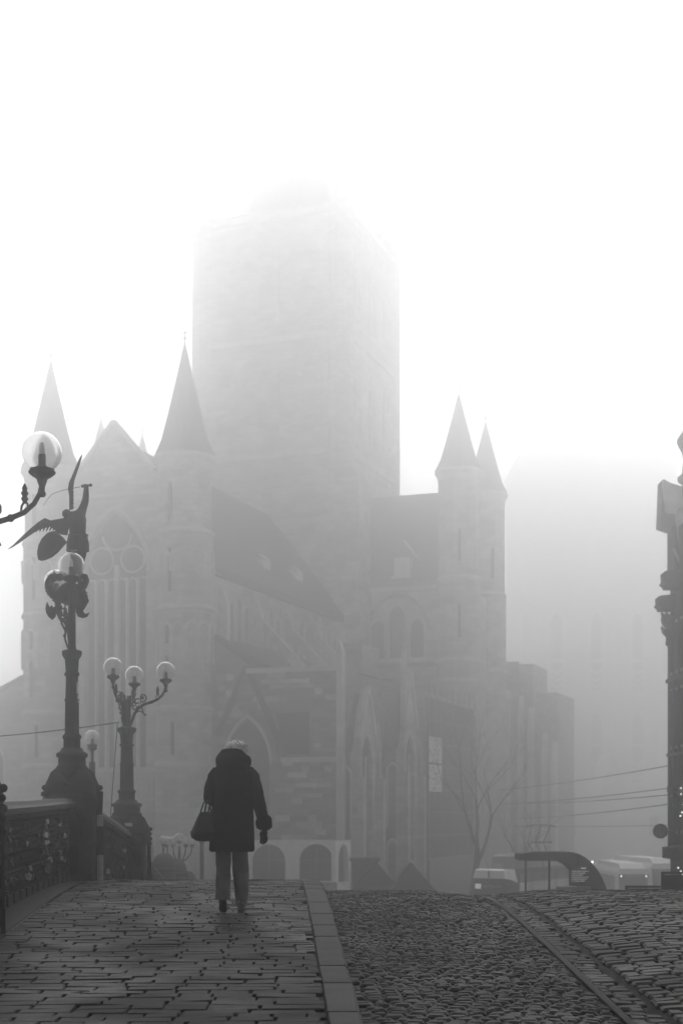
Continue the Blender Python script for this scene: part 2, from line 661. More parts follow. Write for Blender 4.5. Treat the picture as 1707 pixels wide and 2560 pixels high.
# border course beside the band, then the broad setts of the tram bed
rows = []
d = 6.2
while d < 24:
    dep = .13
    rows.append((d + dep / 2, dep, X_BAND1 + .01, X_GROOVE - .03))
    d += dep + .012
lay(track_base, 'border_sett', 'sett', rows, road_z, {'a': (.22, .125, .06, .014, .007), 'b': (.11, .125, .06, .013, .007)}, 6, .012,
    limit=150, rest_name='far_border_setts', jitz=.004, dmin=8.3)
rows = []
d = 7.5
while d < 24:
    dep = rng.choice((.125, .14, .15))
    rows.append((d + dep / 2, dep, X_GROOVE + .06, min(11.5, .25 * d + 2.2)))
    d += dep + .014
lay(track_base, 'sett', 'sett', rows, road_z,
    {'a': (.19, .128, .06, .016, .009), 'b': (.23, .13, .06, .018, .01), 'c': (.27, .126, .06, .018, .01)},
    8, .018, rest_name='far_setts', jitz=.008, yaw=.05, dmin=9)
# kerb stones
kb = MB()
nk = 60
for i in range(nk + 1):
    d = -2 + 52 * i / nk
    for x, z in ((x_kl(d) + .004, G(d) - .03), (x_kr(d) - .004, G(d) - .03), (x_kr(d) - .004, G(d) - .3), (x_kl(d) + .004, G(d) - .3)):
        kb.v.append((x, d, z))
for i in range(nk):
    for k in range(4):
        a, b = i * 4 + k, i * 4 + (k + 1) % 4
        kb.f.append((a, b, b + 4, a + 4))
kerb = tag(kb.build('kerb', 'joint'), kind='structure')
d = 5.0
rk = random.Random(4)
while d < 30:
    L = rk.uniform(.8, 1.15)
    mb = MB()
    rings = []
    for q in range(5):
        dd = d + .008 + (L - .016) * q / 4
        zt = G(dd) + .004
        a, b = x_kl(dd) + .006, x_kr(dd)
        e = (0 if 0 < q < 4 else .006) + rk.uniform(-.002, .003)
        a += rk.uniform(-.004, .004)
        b += rk.uniform(-.012, .004)
        rings.append([Vector(p) for p in ((a, dd, zt - .15), (a, dd, zt - .008 - e), (a + .008, dd, zt - e), (b - .022, dd, zt - e), (b - .004, dd, zt - .016 - e), (b + .004, dd, zt - .3))])
    mb.loft(rings)
    mb.build('kerb_stone', 'kerb', kerb)
    d += L

# ------------------------------------------------------------------ haze: the fog the whole place stands in
def build_haze():
    fm = bpy.data.materials.new('fog')
    fm.use_nodes = True
    nt = fm.node_tree
    nt.nodes.clear()
    o = nt.nodes.new('ShaderNodeOutputMaterial')
    pv = nt.nodes.new('ShaderNodeVolumePrincipled')
    pv.inputs['Color'].default_value = (.995, .995, .995, 1)
    pv.inputs['Density'].default_value = .0098
    pv.inputs['Anisotropy'].default_value = .9
    nt.links.new(pv.outputs[0], o.inputs['Volume'])
    mb = MB()
    mb.box(-1300, 1300, -800, 1600, -6.2, 75)
    tag(mb.build('haze', fm), 'pale even fog filling the whole street and square', 'fog', kind='stuff')
build_haze()

# ------------------------------------------------------------------ church
TH = radians(20)
church = empty('church', (-17.2, 108, GZ), -TH, 'large grey stone gothic church with crossing tower fading into the fog', 'church')
# local axes: x along the west front, y along the nave, z up

def turret(u, v, r, tip, base, strings, foot, slits, arcades, seg=16, corona=.28):
    mb = MB()
    prof = [(r * foot, 0), (r * foot, strings[-1])]
    prof += [(r * 1.03, strings[-1] + .02), (r * 1.03, strings[0]), (r * .97, strings[0] + .02), (r * .97, base)]
    mb.lathe(prof, (u, v, 0), seg)
    t = mb.build('turret', 'stone', church)
    mb = MB()
    mb.lathe([(r * .98, base - .9), (r * 1.02, base - .5), (r + corona, base - .15), (r + corona, base + .1), (r * .6, base + .12)], (u, v, 0), seg)
    mb.build('cornice', 'stone_light', t)
    mb = MB()
    H = tip - base
    mb.lathe([(r + corona * .9, base + .1), (r * .86, base + H * .16), (r * .62, base + H * .38), (r * .3, base + H * .71), (.06, tip)], (u, v, 0), seg)
    rf = mb.build('turret_roof', 'slate', t)
    mb = MB()
    mb.lathe([(.05, tip - .1), (.06, tip + .3), (.16, tip + .42), (.05, tip + .55), (.04, tip + 1.1)], (u, v, 0), 6)
    mb.box(u - .28, u + .28, v - .03, v + .03, tip + .78, tip + .86)
    mb.build('finial', 'iron', t)
    for z in strings:
        mb = MB()
        rr = r * (1.03 if z < strings[0] else 1.0)
        mb.lathe([(rr * .98, z - .25), (rr + .16, z - .1), (rr + .16, z + .06), (rr * .98, z + .3)], (u, v, 0), seg)
        mb.build('string_course', 'stone_light', t)
    for (z0, zs, n, w) in arcades:
        rr = r * 1.03 + .02
        da = 2 * pi / n
        for k in range(n):
            a = -pi / 2 + da * (k + .5)
            if sin(a) > .35:
                continue
            pts = []
            for x, z in arch_pts(0, zs, w, w * 1.25, 5):
                aa = a + x / rr
                pts.append((u + (rr + .03) * cos(aa), v + (rr + .03) * sin(aa), z))
            aa0, aa1 = a - w / rr, a + w / rr
            pts = [(u + (rr + .03) * cos(aa0), v + (rr + .03) * sin(aa0), z0)] + pts + [(u + (rr + .03) * cos(aa1), v + (rr + .03) * sin(aa1), z0)]
            mb = MB()
            mb.tube(pts, .11, 5)
            mb.build('blind_arch', 'stone_light', t)
    for (ang, z0, z1) in slits:
        rr = r * 1.0
        c, s_ = cos(ang), sin(ang)
        mb = MB()
        mb.obox((u + rr * c, v + rr * s_, (z0 + z1) / 2), Vector((c, s_, 0)) * .1, Vector((-s_, c, 0)) * .12, (0, 0, (z1 - z0) / 2))
        mb.build('slit_window', 'void', t)
    return t

fs = [27.5, 21.9, 14.4, 10.3]
sl = lambda a: [(a, 23, 26.2), (a, 28.2, 31), (a - .12, 15.6, 18.3), (a - .12, 19.2, 20.6), (a + .12, 11, 13.4)]
arc = [(24.5, 25.4, 10, .55), (17.8, 20.2, 14, .42)]
turret(5.75, .3, 2.05, 41.8, 33.2, fs, 1.08, sl(-pi / 2 - .1), arc)
turret(-5.75, .3, 2.05, 41.8, 33.2, fs, 1.08, sl(-pi / 2 - .1), arc)
ts = [28.5, 20.9, 19.0]
turret(17.9, 33.1, 1.98, 46, 38.6, ts, 1.06, [(-pi / 2 + .3, 30, 33), (-pi / 2 + .3, 23, 26)], [])
turret(17.9, 43.3, 1.98, 46, 38.6, ts, 1.06, [(-pi / 2 + .6, 30, 33)], [])
# turrets of the north transept, half hidden behind the west gable
def spirelet(u, v, r, base, tip):
    mb = MB()
    mb.lathe([(r, 0), (r, base), (r + .25, base + .1), (r * .62, base + (tip - base) * .38), (r * .3, base + (tip - base) * .71), (.05, tip)], (u, v, 0), 10)
    t = mb.build('stair_turret', 'stone', church)
    mb = MB()
    mb.lathe([(.05, tip - .1), (.05, tip + .5), (.14, tip + .6), (.04, tip + .7), (.03, tip + 1.4)], (u, v, 0), 6)
    mb.build('finial', 'iron', t)
spirelet(-17.5, 28.8, 1.95, 38.6, 46)
spirelet(-16.6, 35.7, 1.95, 38.6, 46)

# west front
win = lancet(0, 10.2, 25.0, 2.65, 4.5, 9)
portal = [lancet(x, .1, 4.2, 1.0, 1.5, 6) for x in (-2.3, 0, 2.3)]
wf = holed_wall('west_front', 'stone', church, (0, 0, 0), (1, 0, 0), (0, 0, 1), (0, -1, 0),
                [(-5.6, 0), (5.6, 0), (5.6, 29.7), (0, 36.3), (-5.6, 29.7)], [win] + portal, .9)
def pane(parent, poly, p0, ua, ub, nrm, depth, name='window_pane', m='window'):
    mb = MB()
    p0, nrm = Vector(p0), Vector(nrm)
    mb.ext(poly, p0 - nrm * depth, ua, ub, -nrm * .08)
    return mb.build(name, m, parent)
wp = pane(wf, win, (0, 0, 0), (1, 0, 0), (0, 0, 1), (0, -1, 0), .75)
for p in portal:
    pane(wf, p, (0, 0, 0), (1, 0, 0), (0, 0, 1), (0, -1, 0), .8, 'portal_door', 'wood')
def path_tube(parent, pts, r, name, m='stone_light', y=-.1, seg=6):
    mb = MB()
    mb.tube([(x, y, z) for x, z in pts], r, seg)
    return mb.build(name, m, parent)
path_tube(wf, arch_pts(0, 25.0, 2.95, 4.95, 9), .2, 'hood_mould', y=.05)
path_tube(wf, [(-2.75, 10.2)] + arch_pts(0, 25.0, 2.72, 4.6, 9) + [(2.75, 10.2)], .13, 'window_frame', y=.15)
for x, r, top in ((-1.78, .09, 24.6), (-.9, .11, 24.6), (0, .2, 25.6), (.9, .11, 24.6), (1.78, .09, 24.6)):
    mb = MB()
    mb.box(x - r, x + r, .25, .6, 10.2, top)
    mb.build('mullion', 'stone_light', wf)
for cx in (-1.33, 1.33):
    mb = MB()
    mb.tube([(cx + 1.0 * cos(a), .42, 26.0 + 1.0 * sin(a)) for a in [2 * pi * i / 20 for i in range(21)]], .1, 6)
    mb.build('tracery_ring', 'stone_light', wf)
mb = MB()
mb.tube([(1.25 * cos(a), .42, 27.95 + 1.2 * sin(a)) for a in [pi * 1.02 + pi * .96 * i / 14 for i in range(15)]], .1, 6)
mb.build('tracery_ring', 'stone_light', wf)
for cx in (-2.2, -1.34, -.45, .45, 1.34, 2.2):
    mb = MB()
    mb.tube([(x, .42, z) for x, z in arch_pts(cx, 24.0, .42, .6, 5)], .08, 5)
    mb.build('light_arch', 'stone_light', wf)
for z in (10.0, 30.9):
    mb = MB()
    mb.box(-3.9, 3.9, -.18, .1, z - .16, z + .12)
    mb.build('string_course', 'stone_light', wf)
# blind gallery of colonnettes under the great window
for k in range(17):
    x = -3.7 + k * .4625
    mb = MB()
    mb.lathe([(.11, 7.9), (.08, 8.05), (.08, 9.3), (.13, 9.5), (.13, 9.7)], (x, -.14, 0), 8)
    mb.build('colonnette', 'stone_light', wf)
mb = MB()
mb.box(-3.9, 3.9, -.35, .05, 7.6, 7.9)
mb.build('string_course', 'stone_light', wf)
mb = MB()
for s in (-1, 1):
    mb.bar((0, -.05, 36.45), (s * 3.4, -.05, 32.5), .5, .3)
mb.build('gable_coping', 'stone_light', wf)
for x in (-2.3, 0, 2.3):
    path_tube(wf, arch_pts(x, 4.2, 1.1, 1.65, 6), .12, 'portal_arch', y=-.05)
# low gabled north aisle to the left
mb = MB()
mb.ext([(-17, 0), (-7.6, 0), (-7.6, 17.6), (-17, 13.6)], (0, 1.0, 0), (1, 0, 0), (0, 0, 1), (0, 28, 0))
na = mb.build('north_aisle', 'stone', church)
mb = MB()
mb.ext([(-17.4, 13.5), (-7.6, 17.7), (-7.6, 18.0), (-17.4, 13.8)], (0, .7, 0), (1, 0, 0), (0, 0, 1), (0, 28.4, 0))
mb.build('aisle_roof', 'slate', na)
path_tube(na, lancet(-11.5, 6.5, 10.5, 1.2, 1.9), .14, 'window_frame', y=.95)
mb = MB()
mb.ext(lancet(-11.5, 6.5, 10.5, 1.15, 1.8), (0, .96, 0), (1, 0, 0), (0, 0, 1), (0, .03, 0))
mb.build('window_pane', 'window', na)

# nave: clerestory wall with triplet lancets, steep slate roof
bays = [(3.0, 9.4), (9.4, 16.0), (16.0, 22.8), (22.8, 29.6)]
cl_holes = []
for a, b in bays:
    c = (a + b) / 2
    for k, (dx, zt) in enumerate(((-1.45, 22.3), (0, 22.9), (1.45, 22.3))):
        cl_holes.append(lancet(c + dx, 18.4, zt, .5, .85, 6))
nave = holed_wall('clerestory_wall', 'stone', church, (7.5, 0, 0), (0, 1, 0), (0, 0, 1), (1, 0, 0), [(.9, 10), (30, 10), (30, 25.0), (.9, 25.0)], cl_holes, .7)
for h in cl_holes:
    pane(nave, h, (7.5, 0, 0), (0, 1, 0), (0, 0, 1), (1, 0, 0), .5)
    mb = MB()
    mb.tube([(7.53, y, z) for y, z in h], .09, 5)
    mb.build('window_frame', 'stone_light', nave)
for v in (2.9, 9.4, 16.0, 22.8, 29.3):
    mb = MB()
    mb.box(7.45, 8.15, v - .3, v + .3, 12, 22.6)
    mb.ext([(0, 22.6), (.7, 22.6), (.35, 23.6), (0, 23.9)], (7.45, v - .3, 0), (1, 0, 0), (0, 0, 1), (0, .6, 0))
    mb.build('pilaster', 'stone_light', nave)
mb = MB()
mb.box(7.4, 7.85, .9, 30, 24.6, 25.05)
mb.build('cornice', 'slate', nave)  # dark slate colour paints in the shadow line under the eaves
mb = MB()
mb.ext([(-7.9, 24.9), (7.9, 24.9), (7.9, 25.2), (0, 35.3), (-7.9, 25.2)], (0, 1.2, 0), (1, 0, 0), (0, 0, 1), (0, 28.9, 0))
nroof = mb.build('nave_roof', 'slate', church)
for v, h in ((14.5, 27.6), (22.5, 27.9)):                         # roof lights propped open
    u = (35.3 - h) / 10.1 * 7.9
    mb = MB()
    mb.box(u - .4, u + .35, v - .8, v + .8, h - .4, h + .55)
    mb.bar((u - .1, v - .9, h + .75), (u + .7, v - .9, h + .2), .12, .12)
    mb.bar((u - .1, v - .9, h + .75), (u - .1, v + .9, h + .75), .14, .14)
    mb.build('roof_light', 'stone_light', nroof)
# flying buttresses
for v in (9.4, 16.0, 22.8):
    mb = MB()
    mb.ext([(7.9, 21.6), (7.9, 22.6), (12.6, 17.6), (12.6, 16.4)], (0, v - .25, 0), (1, 0, 0), (0, 0, 1), (0, .5, 0))
    mb.build('flying_buttress', 'stone_light', church)

# crossing tower
tw = MB()
tw.box(-7.8, 7.8, 30, 45.6, 0, 64.5)
tower = tw.build('crossing_tower', 'tower', church)
for z in (34.5, 41, 52, 63.8):
    mb = MB()
    mb.box(-8.05, 8.05, 29.75, 45.85, z - .3, z + .25)
    mb.build('string_course', 'stone_light', tower)
for face in range(2):
    for k in range(3):
        for (z0, zs) in ((43, 48.5), (54, 59.5)):
            c = -4.4 + 4.4 * k
            poly = lancet(0, z0, zs, 1.0, 1.7, 6)
            mb = MB()
            if face == 0:
                mb.ext(poly, (c, 29.9, 0), (1, 0, 0), (0, 0, 1), (0, .2, 0))
            else:
                mb.ext(poly, (7.7, 37.8 + c, 0), (0, 1, 0), (0, 0, 1), (.2, 0, 0))
            mb.build('fogged_belfry_panel', 'stone', tower)  # solid panel; its stone colour stands in for fog veiling the lancet
for (u, v) in ((-7.1, 30.7), (7.1, 30.7), (7.1, 44.9), (-7.1, 44.9)):
    mb = MB()
    mb.lathe([(1.25, 0), (1.25, 66.5), (1.6, 66.7), (1.6, 66.9), (.95, 69), (.05, 73.3)], (u, v, 0), 12)
    mb.build('corner_turret', 'tower', tower)
mb = MB()
mb.lathe([(7.6, 64.4), (7.2, 65), (0.08, 78)], (0, 37.8, 0), 8, a0=pi / 8)
mb.build('spire', 'slate', tower)
mb = MB()
mb.box(6.9, 9.3, 29.4, 33.2, 0, 38.2)
mb.ext([(6.9, 38.2), (9.3, 38.2), (7.8, 40.5), (6.9, 40.5)], (0, 29.4, 0), (1, 0, 0), (0, 0, 1), (0, 3.8, 0))
mb.build('corner_pier', 'stone', tower)

# south transept
ths = [lancet(11.9, 21.5, 25.4, .85, 1.15, 7), lancet(9.95, 21.5, 24.3, .75, .95, 7), lancet(13.85, 21.5, 24.3, .75, .95, 7)]
tr = holed_wall('transept_wall', 'stone', church, (0, 33.1, 0), (1, 0, 0), (0, 0, 1), (0, -1, 0), [(8.5, 10), (16.8, 10), (16.8, 28.2), (8.5, 28.2)], ths, .8)
for h in ths:
    pane(tr, h, (0, 33.1, 0), (1, 0, 0), (0, 0, 1), (0, -1, 0), .5)
    mb = MB()
    mb.tube([(x, 33.08, z) for x, z in h], .1, 5)
    mb.build('window_frame', 'stone_light', tr)
mb = MB()
mb.tube([(x, 33.05, z) for x, z in [(8.4, 24.2)] + arch_pts(11.9, 24.2, 3.05, 3.2, 12) + [(15.4, 24.2)]], .16, 6)
mb.build('relieving_arch', 'stone_dark', tr)
for z, m_ in ((28.1, 'stone_light'), (21.3, 'stone_light'), (20.8, 'stone_dark')):
    mb = MB()
    mb.box(8.6, 16.2, 32.85, 33.2, z - .2, z + .18)
    mb.build('string_course', m_, tr)
mb = MB()
mb.ext([(33.0, 28.1), (43.4, 28.1), (38.2, 38.1)], (7.8, 0, 0), (0, 1, 0), (0, 0, 1), (9.2, 0, 0))
tro = mb.build('transept_roof', 'slate', church)
mb = MB()
mb.box(11.6, 13.1, 33.0, 34.6, 29.2, 31.0)
mb.bar((12.5, 33.3, 32.6), (13.9, 33.1, 30.9), .16, .16)
mb.box(11.4, 13.3, 32.8, 33.1, 29.0, 29.25)
mb.build('dormer', 'stone_light', tro)
mb = MB()
mb.box(8.4, 18.5, 33.95, 43.2, 0, 27.9)
mb.build('transept_body', 'stone', church)

# south aisle, its west wall built of stones
aw = lancet(10.6, 3.2, 10.4, 1.75, 3.3, 8)
niche = [(12.9, 11.0), (15.5, 11.0), (15.5, 14.1), (12.9, 14.1)]
aisle = holed_wall('aisle_west_wall', 'stone_dark', church, (0, .85, 0), (1, 0, 0), (0, 0, 1), (0, -1, 0),
                   [(7.6, 0), (18, 0), (18, 17.3), (10.5, 17.3), (10.5, 17.7), (7.6, 19.8)], [aw, niche], .8)
pane(aisle, aw, (0, .85, 0), (1, 0, 0), (0, 0, 1), (0, -1, 0), .6)
pane(aisle, niche, (0, .85, 0), (1, 0, 0), (0, 0, 1), (0, -1, 0), .5, 'louvred_opening', 'void')
mb = MB()
mb.tube([(x, .8, z) for x, z in arch_pts(10.6, 10.4, 1.9, 3.5, 8)], .14, 6)
mb.build('hood_mould', 'stone_light', aisle)
for s, ln in ((-1, 2.35), (1, 3.1)):
    mb = MB()
    mb.bar((10.6, .72, 17.6), (10.6 + s * ln, .72, 17.6 - 2.18 * ln), .3, .4)
    mb.build('gable_coping', 'slate', aisle)
for z in (10.6, 17.2):
    mb = MB()
    mb.box(13.4 if z < 11 else 10.6, 18.2, .55, .9, z - .18, z + .18)
    mb.build('string_course', 'stone_light', aisle)
rs = random.Random(12)
def in_poly(x, z):
    if 8.7 < x < 12.5 and z < 14 and (abs(x - 10.6) < 1.95 and z < 10.4 or z >= 10.4 and abs(x - 10.6) < 1.95 * (14 - z) / 3.6):
        return True
    return 12.6 < x < 15.8 and 10.7 < z < 14.4
z = 1.0
nst = 0
blk = {}
while z < 16.9 and nst < 300:
    h = rs.choice((.36, .44, .52))
    x = 7.75 + rs.uniform(0, .5)
    while x < 17.6 and nst < 300:
        w = rs.choice((.6, .85, 1.15, 1.5))
        if x + w > 17.7:
            break
        if z > 3 and rs.random() < .62 and not any(in_poly(x + q * w, z + p * h) for q in (0, .5, 1) for p in (0, 1)):
            key = (w, h)
            if key not in blk:
                v, f = piece(w - .05, h - .05, .1, rs, .02, .012)
                b = MB()
                b.add(v, f)
                blk[key] = b.mesh('stone', 'block', fix=True)
            link('stone', blk[key], aisle, (x + w / 2, .85 - rs.uniform(.02, .07), z + h / 2), (pi / 2, 0, 0))
            nst += 1
        x += w
    z += h
mb = MB()
mb.box(7.6, 17.95, 1.7, 30, 0, 17.2)
ab = mb.build('aisle_body', 'stone_dark', church)
mb = MB()
mb.ext([(7.45, 17.4), (12.6, 17.4), (7.45, 20.2)], (0, 1.2, 0), (1, 0, 0), (0, 0, 1), (0, 28.6, 0))
mb.build('aisle_roof', 'slate', ab)
mb = MB()
mb.box(17.75, 18.2, .4, 1.1, 0, 18.2)
mb.ext([(17.75, 18.2), (18.2, 18.2), (17.97, 19.2)], (0, .4, 0), (1, 0, 0), (0, 0, 1), (0, .7, 0))
mb.build('corner_buttress', 'stone_light', church)
mb = MB()
mb.box(16.4, 18.3, 4.5, 8.5, 17.1, 19.4)
mb.build('stair_house', 'stone_dark', church)

def chapel(u0, u1, v0, v1, apex, eave):
    mb = MB()
    mb.box(u0, u1 - .55, v0, v1, 0, eave)
    mb.box(u0, u1 - .02, v0 + .01, v0 + .3, 0, eave - .01)
    body = mb.build('chapel', 'stone_dark', church)
    c = (v0 + v1) / 2
    mb = MB()
    mb.ext([(v0 - .25, eave - .1), (v1 + .25, eave - .1), (c, apex - .35)], (u0, 0, 0), (0, 1, 0), (0, 0, 1), (u1 - u0 - .2, 0, 0))
    mb.build('chapel_roof', 'slate', body)
    hw = (v1 - v0) / 2
    win_ = lancet(c, 3.0, eave - 1.2, hw * .55, hw * 1.05, 7)
    gw = holed_wall('gable_wall', 'stone', body, (u1, 0, 0), (0, 1, 0), (0, 0, 1), (1, 0, 0),
                    [(v0, 0), (v1, 0), (v1, eave), (c, apex), (v0, eave)], [win_], .5)
    mb = MB()
    mb.ext(win_, (u1 - .45, 0, 0), (0, 1, 0), (0, 0, 1), (.08, 0, 0))
    mb.build('window_pane', 'window', gw.parent)
    mb = MB()
    for s in (v0, v1):
        mb.bar((u1 + .02, c, apex + .15), (u1 + .02, s, eave - .1), .35, .32)
    mb.build('gable_coping', 'stone_light', body)
    for yy in (c - hw * .2, c + hw * .2):
        mb = MB()
        mb.box(u1 - .35, u1 - .2, yy - .06, yy + .06, 3.0, eave - .4)
        mb.build('mullion', 'stone_light', body)
    for s in (v0, v1):                                          # buttress with pinnacle at each corner
        mb = MB()
        mb.box(u1 - .3, u1 + .6, s - .3, s + .3, 0, eave - 2)
        mb.box(u1 - .25, u1 + .3, s - .25, s + .25, eave - 2, eave + .3)
        mb.lathe([(.36, eave + .3), (.3, eave + .8), (.04, eave + 3.2)], (u1 + .05, s, 0), 4, a0=pi / 4)
        mb.build('pinnacle_buttress', 'stone', body)
    n = max(1, int((u1 - u0) / 1.4))
    for k in range(n):                                          # blind windows on the west side
        cx = u0 + (u1 - u0) * (k + .5) / n
        for (z0, zs, w) in ((5.6, eave - 1.9, .45), (1.4, 4.0, .45)):
            mb = MB()
            mb.tube([(x, v0 - .05, z) for x, z in lancet(cx, z0, zs, w, w * 1.5, 5)], .1, 5)
            mb.build('blind_window', 'stone_light', body)
    return body
chapel(15.5, 18.9, 1.6, 6.2, 15.9, 11.3)
chapel(16.4, 19.4, 10.8, 15.2, 17.9, 11.9)
mb = MB()
mb.lathe([(.3, 12), (.26, 17.6), (.34, 17.7), (.05, 20.4)], (19.6, 10.6, 0), 6)
mb.build('pinnacle', 'stone', church)
# choir beyond the transept: stepped chapels with tall buttresses
mb = MB()
mb.box(8, 22.3, 45.2, 52, 0, 21.8)
mb.box(22.3, 24.4, 47, 56, 0, 19.0)
mb.box(8, 20.9, 44.5, 45.2, 0, 22.0)
ch = mb.build('choir', 'stone_dark', church)
for (u, v, w, top) in ((18.8, 44.3, .5, 16), (20.0, 44.6, .4, 19.4), (21.2, 44.9, .45, 18.6), (22.2, 45.0, .5, 17.4), (23.2, 46.7, .45, 15), (24.2, 46.8, .5, 14)):
    mb = MB()
    mb.box(u - w / 2, u + w / 2, v - .9, v, 0, top - 2.5)
    mb.ext([(0, top - 2.5), (-.9, top - 2.5), (0, top)], (u - w / 2, v, 0), (0, 1, 0), (0, 0, 1), (w, 0, 0))
    mb.build('choir_buttress', 'stone_light', ch)

# ------------------------------------------------------------------ scaffold against the south side, with banners
sc = empty('scaffold', (-17.2, 108, GZ), -TH, 'netted builders scaffold standing against the side of the church', 'scaffold')
mb = MB()
mb.box(19.9, 20.0, 15.9, 30.5, 3.0, 16.2)
mb.build('netting', 'net', sc)
for v in [15.9 + 1.825 * k for k in range(9)]:
    mb = MB()
    mb.lathe([(.04, 0), (.04, 17.4)], (20.1, v, 0), 6)
    mb.build('standard', 'tube', sc)
for z in [3.0 + 1.9 * k for k in range(8)]:
    mb = MB()
    mb.tube([(20.14, 15.6, z), (20.14, 30.8, z)], .045, 6)
    mb.build('ledger', 'tube', sc)
mb = MB()
mb.box(19.95, 20.25, 15.7, 30.7, 0, 2.95)
mb.build('hoarding', 'grey2', sc)
for i, (z0, z1, lab) in enumerate(((10.9, 13.0, 'upper white banner on the church scaffold'), (8.5, 10.7, 'lower white banner on the church scaffold'))):
    b = empty('banner', (-17.2, 108, GZ), -TH, lab, 'banner', 'banners on the scaffold')
    mb = MB()
    mb.box(20.22, 20.26, 15.5, 19.2, z0, z1)
    mb.build('sheet', 'banner', b)
    mb = MB()
    rb = random.Random(i)
    for k in range(5):
        y = 16.2 + rb.uniform(0, 1.6)
        zz = z0 + .25 + (z1 - z0 - .5) * k / 4
        mb.box(20.263, 20.266, y, y + rb.uniform(.4, 1.0), zz - .08, zz + .08)
    mb.build('print', 'print', b)

# ------------------------------------------------------------------ far belfry hall on the right
bel = empty('belfry', (46.5, 260, GZ), 0, 'faint tall square belfry tower beyond the church, almost lost in fog', 'tower')
mb = MB()
mb.box(-10, 11, 0, 20, 0, 55)
mb.build('wall', 'belfry', bel)
mb = MB()
mb.add([(-10.3, -.3, 55), (11.3, -.3, 55), (11.3, 20.3, 55), (-10.3, 20.3, 55), (.5, 10, 58)], [(0, 1, 4), (1, 2, 4), (2, 3, 4), (3, 0, 4), (3, 2, 1, 0)])
mb.build('roof', 'slate', bel)
for z in (14.5, 20.3, 26.0, 40):
    mb = MB()
    mb.box(-10.2, 11.2, -.3, 0, z - .2, z + .2)
    mb.build('string_course', 'stone_light', bel)
for x in (-5.4, 0, 5.6):
    for z0, zs in ((9.5, 17.5), (22, 31)):
        poly = lancet(x, z0, zs, .95, 1.9, 6)
        mb = MB()
        mb.ext(poly, (0, -.03, 0), (1, 0, 0), (0, 0, 1), (0, .2, 0))
        w = mb.build('window', 'window', bel)
        mb = MB()
        mb.tube([(px, -.08, pz) for px, pz in poly], .22, 5)
        mb.build('window_frame', 'stone_light', w)
        for k in range(3):
            mb = MB()
            zz = z0 + .3 + k * .95
            for s in (-1, 1):
                mb.bar((x, -.12, zz), (x + s * .9, -.12, zz + .7), .3, .28)
            mb.build('chevron', 'stone_light', w)
for x in (-9.6, -2.7, 2.8, 9.0):
    mb = MB()
    mb.box(x - .5, x + .5, -.8, 0, 0, 34)
    mb.build('buttress', 'belfry', bel)
bel.scale = (1.34, 1.34, 1.34)
low = empty('gabled_house', (36, 215, GZ), 0, 'dim pointed gable house under the tall belfry', 'house')
mb = MB()
mb.ext([(-7, 0), (13, 0), (13, 6.5), (5.2, 6.8), (3.6, 11.5), (2.0, 6.8), (-7, 6.3)], (0, 0, 0), (1, 0, 0), (0, 0, 1), (0, 8, 0))
mb.build('wall', 'belfry', low)
for x in (-4, -1, 8, 10.5):
    mb = MB()
    mb.box(x - .5, x + .5, -.05, .1, 2.5, 4.6)
    mb.build('window', 'window', low)

low.scale = (1.4, 1.4, 1.4)
# ------------------------------------------------------------------ street house at the right edge
hs = empty('street_house', (13.85, 60, 0), 0, 'dark ornate street house with projecting cornices at the right edge', 'house')
def hz(e):
    return EYE + e
mb = MB()
mb.box(0, 9, -18, 0, GZ, hz(11.9))
mb.build('wall', 'render', hs)
for (z0, z1, p) in ((8.6, 9.15, .7), (9.3, 9.95, .78), (5.6, 5.75, .18), (2.5, 2.62, .15), (1.0, 1.25, .12)):
    mb = MB()
    if p > .4:
        mb.ext([(.0, z0), (-p * .78, z0), (-p * .86, z0 + .12), (-p, z0 + .2), (-p * .9, z0 + .32), (-p * .92, z1), (.0, z1 + .08)], (0, -.95 if z0 < 9 else -2.3, EYE), (1, 0, 0), (0, 0, 1), (0, .95, 0))
    else:
        mb.box(-p, 0, -18, .1, hz(z0), hz(z1))
    mb.build('cornice', 'render2', hs)
for y in (-.25, -1.1, -2.0, -2.9, -3.8, -5):
    mb = MB()
    mb.box(-.14, 0, y - .13, y + .13, hz(-1.5), hz(8.4))
    mb.build('pilaster', 'render2', hs)
for y in (-.68, -1.55, -2.45, -3.4):
    for z0, z1 in ((2.9, 5.2), (6.0, 8.0), (-.6, .8)):
        mb = MB()
        mb.box(-.05, .03, y - .24, y + .24, hz(z0), hz(z1))
        w = mb.build('window', 'glassdark', hs)
        mb = MB()
        mb.box(-.09, -.03, y - .28, y + .28, hz(z0) - .12, hz(z0))
        mb.box(-.09, -.03, y - .28, y + .28, hz(z1), hz(z1) + .1)
        mb.build('window_frame', 'grey', w)
for (y, z) in ((-.3, 8.2), (-.3, 7.6), (-1.1, 8.1), (-.3, 7.95)):
    mb = MB()
    mb.ext([(0, 0), (-.45, .35), (-.4, .1), (-.22, -.1), (-.25, -.4), (-.08, -.55), (0, -.7)], (0, y - .12, hz(z)), (1, 0, 0), (0, 0, 1), (0, .24, 0))
    mb.build('carved_bracket', 'render2', hs)
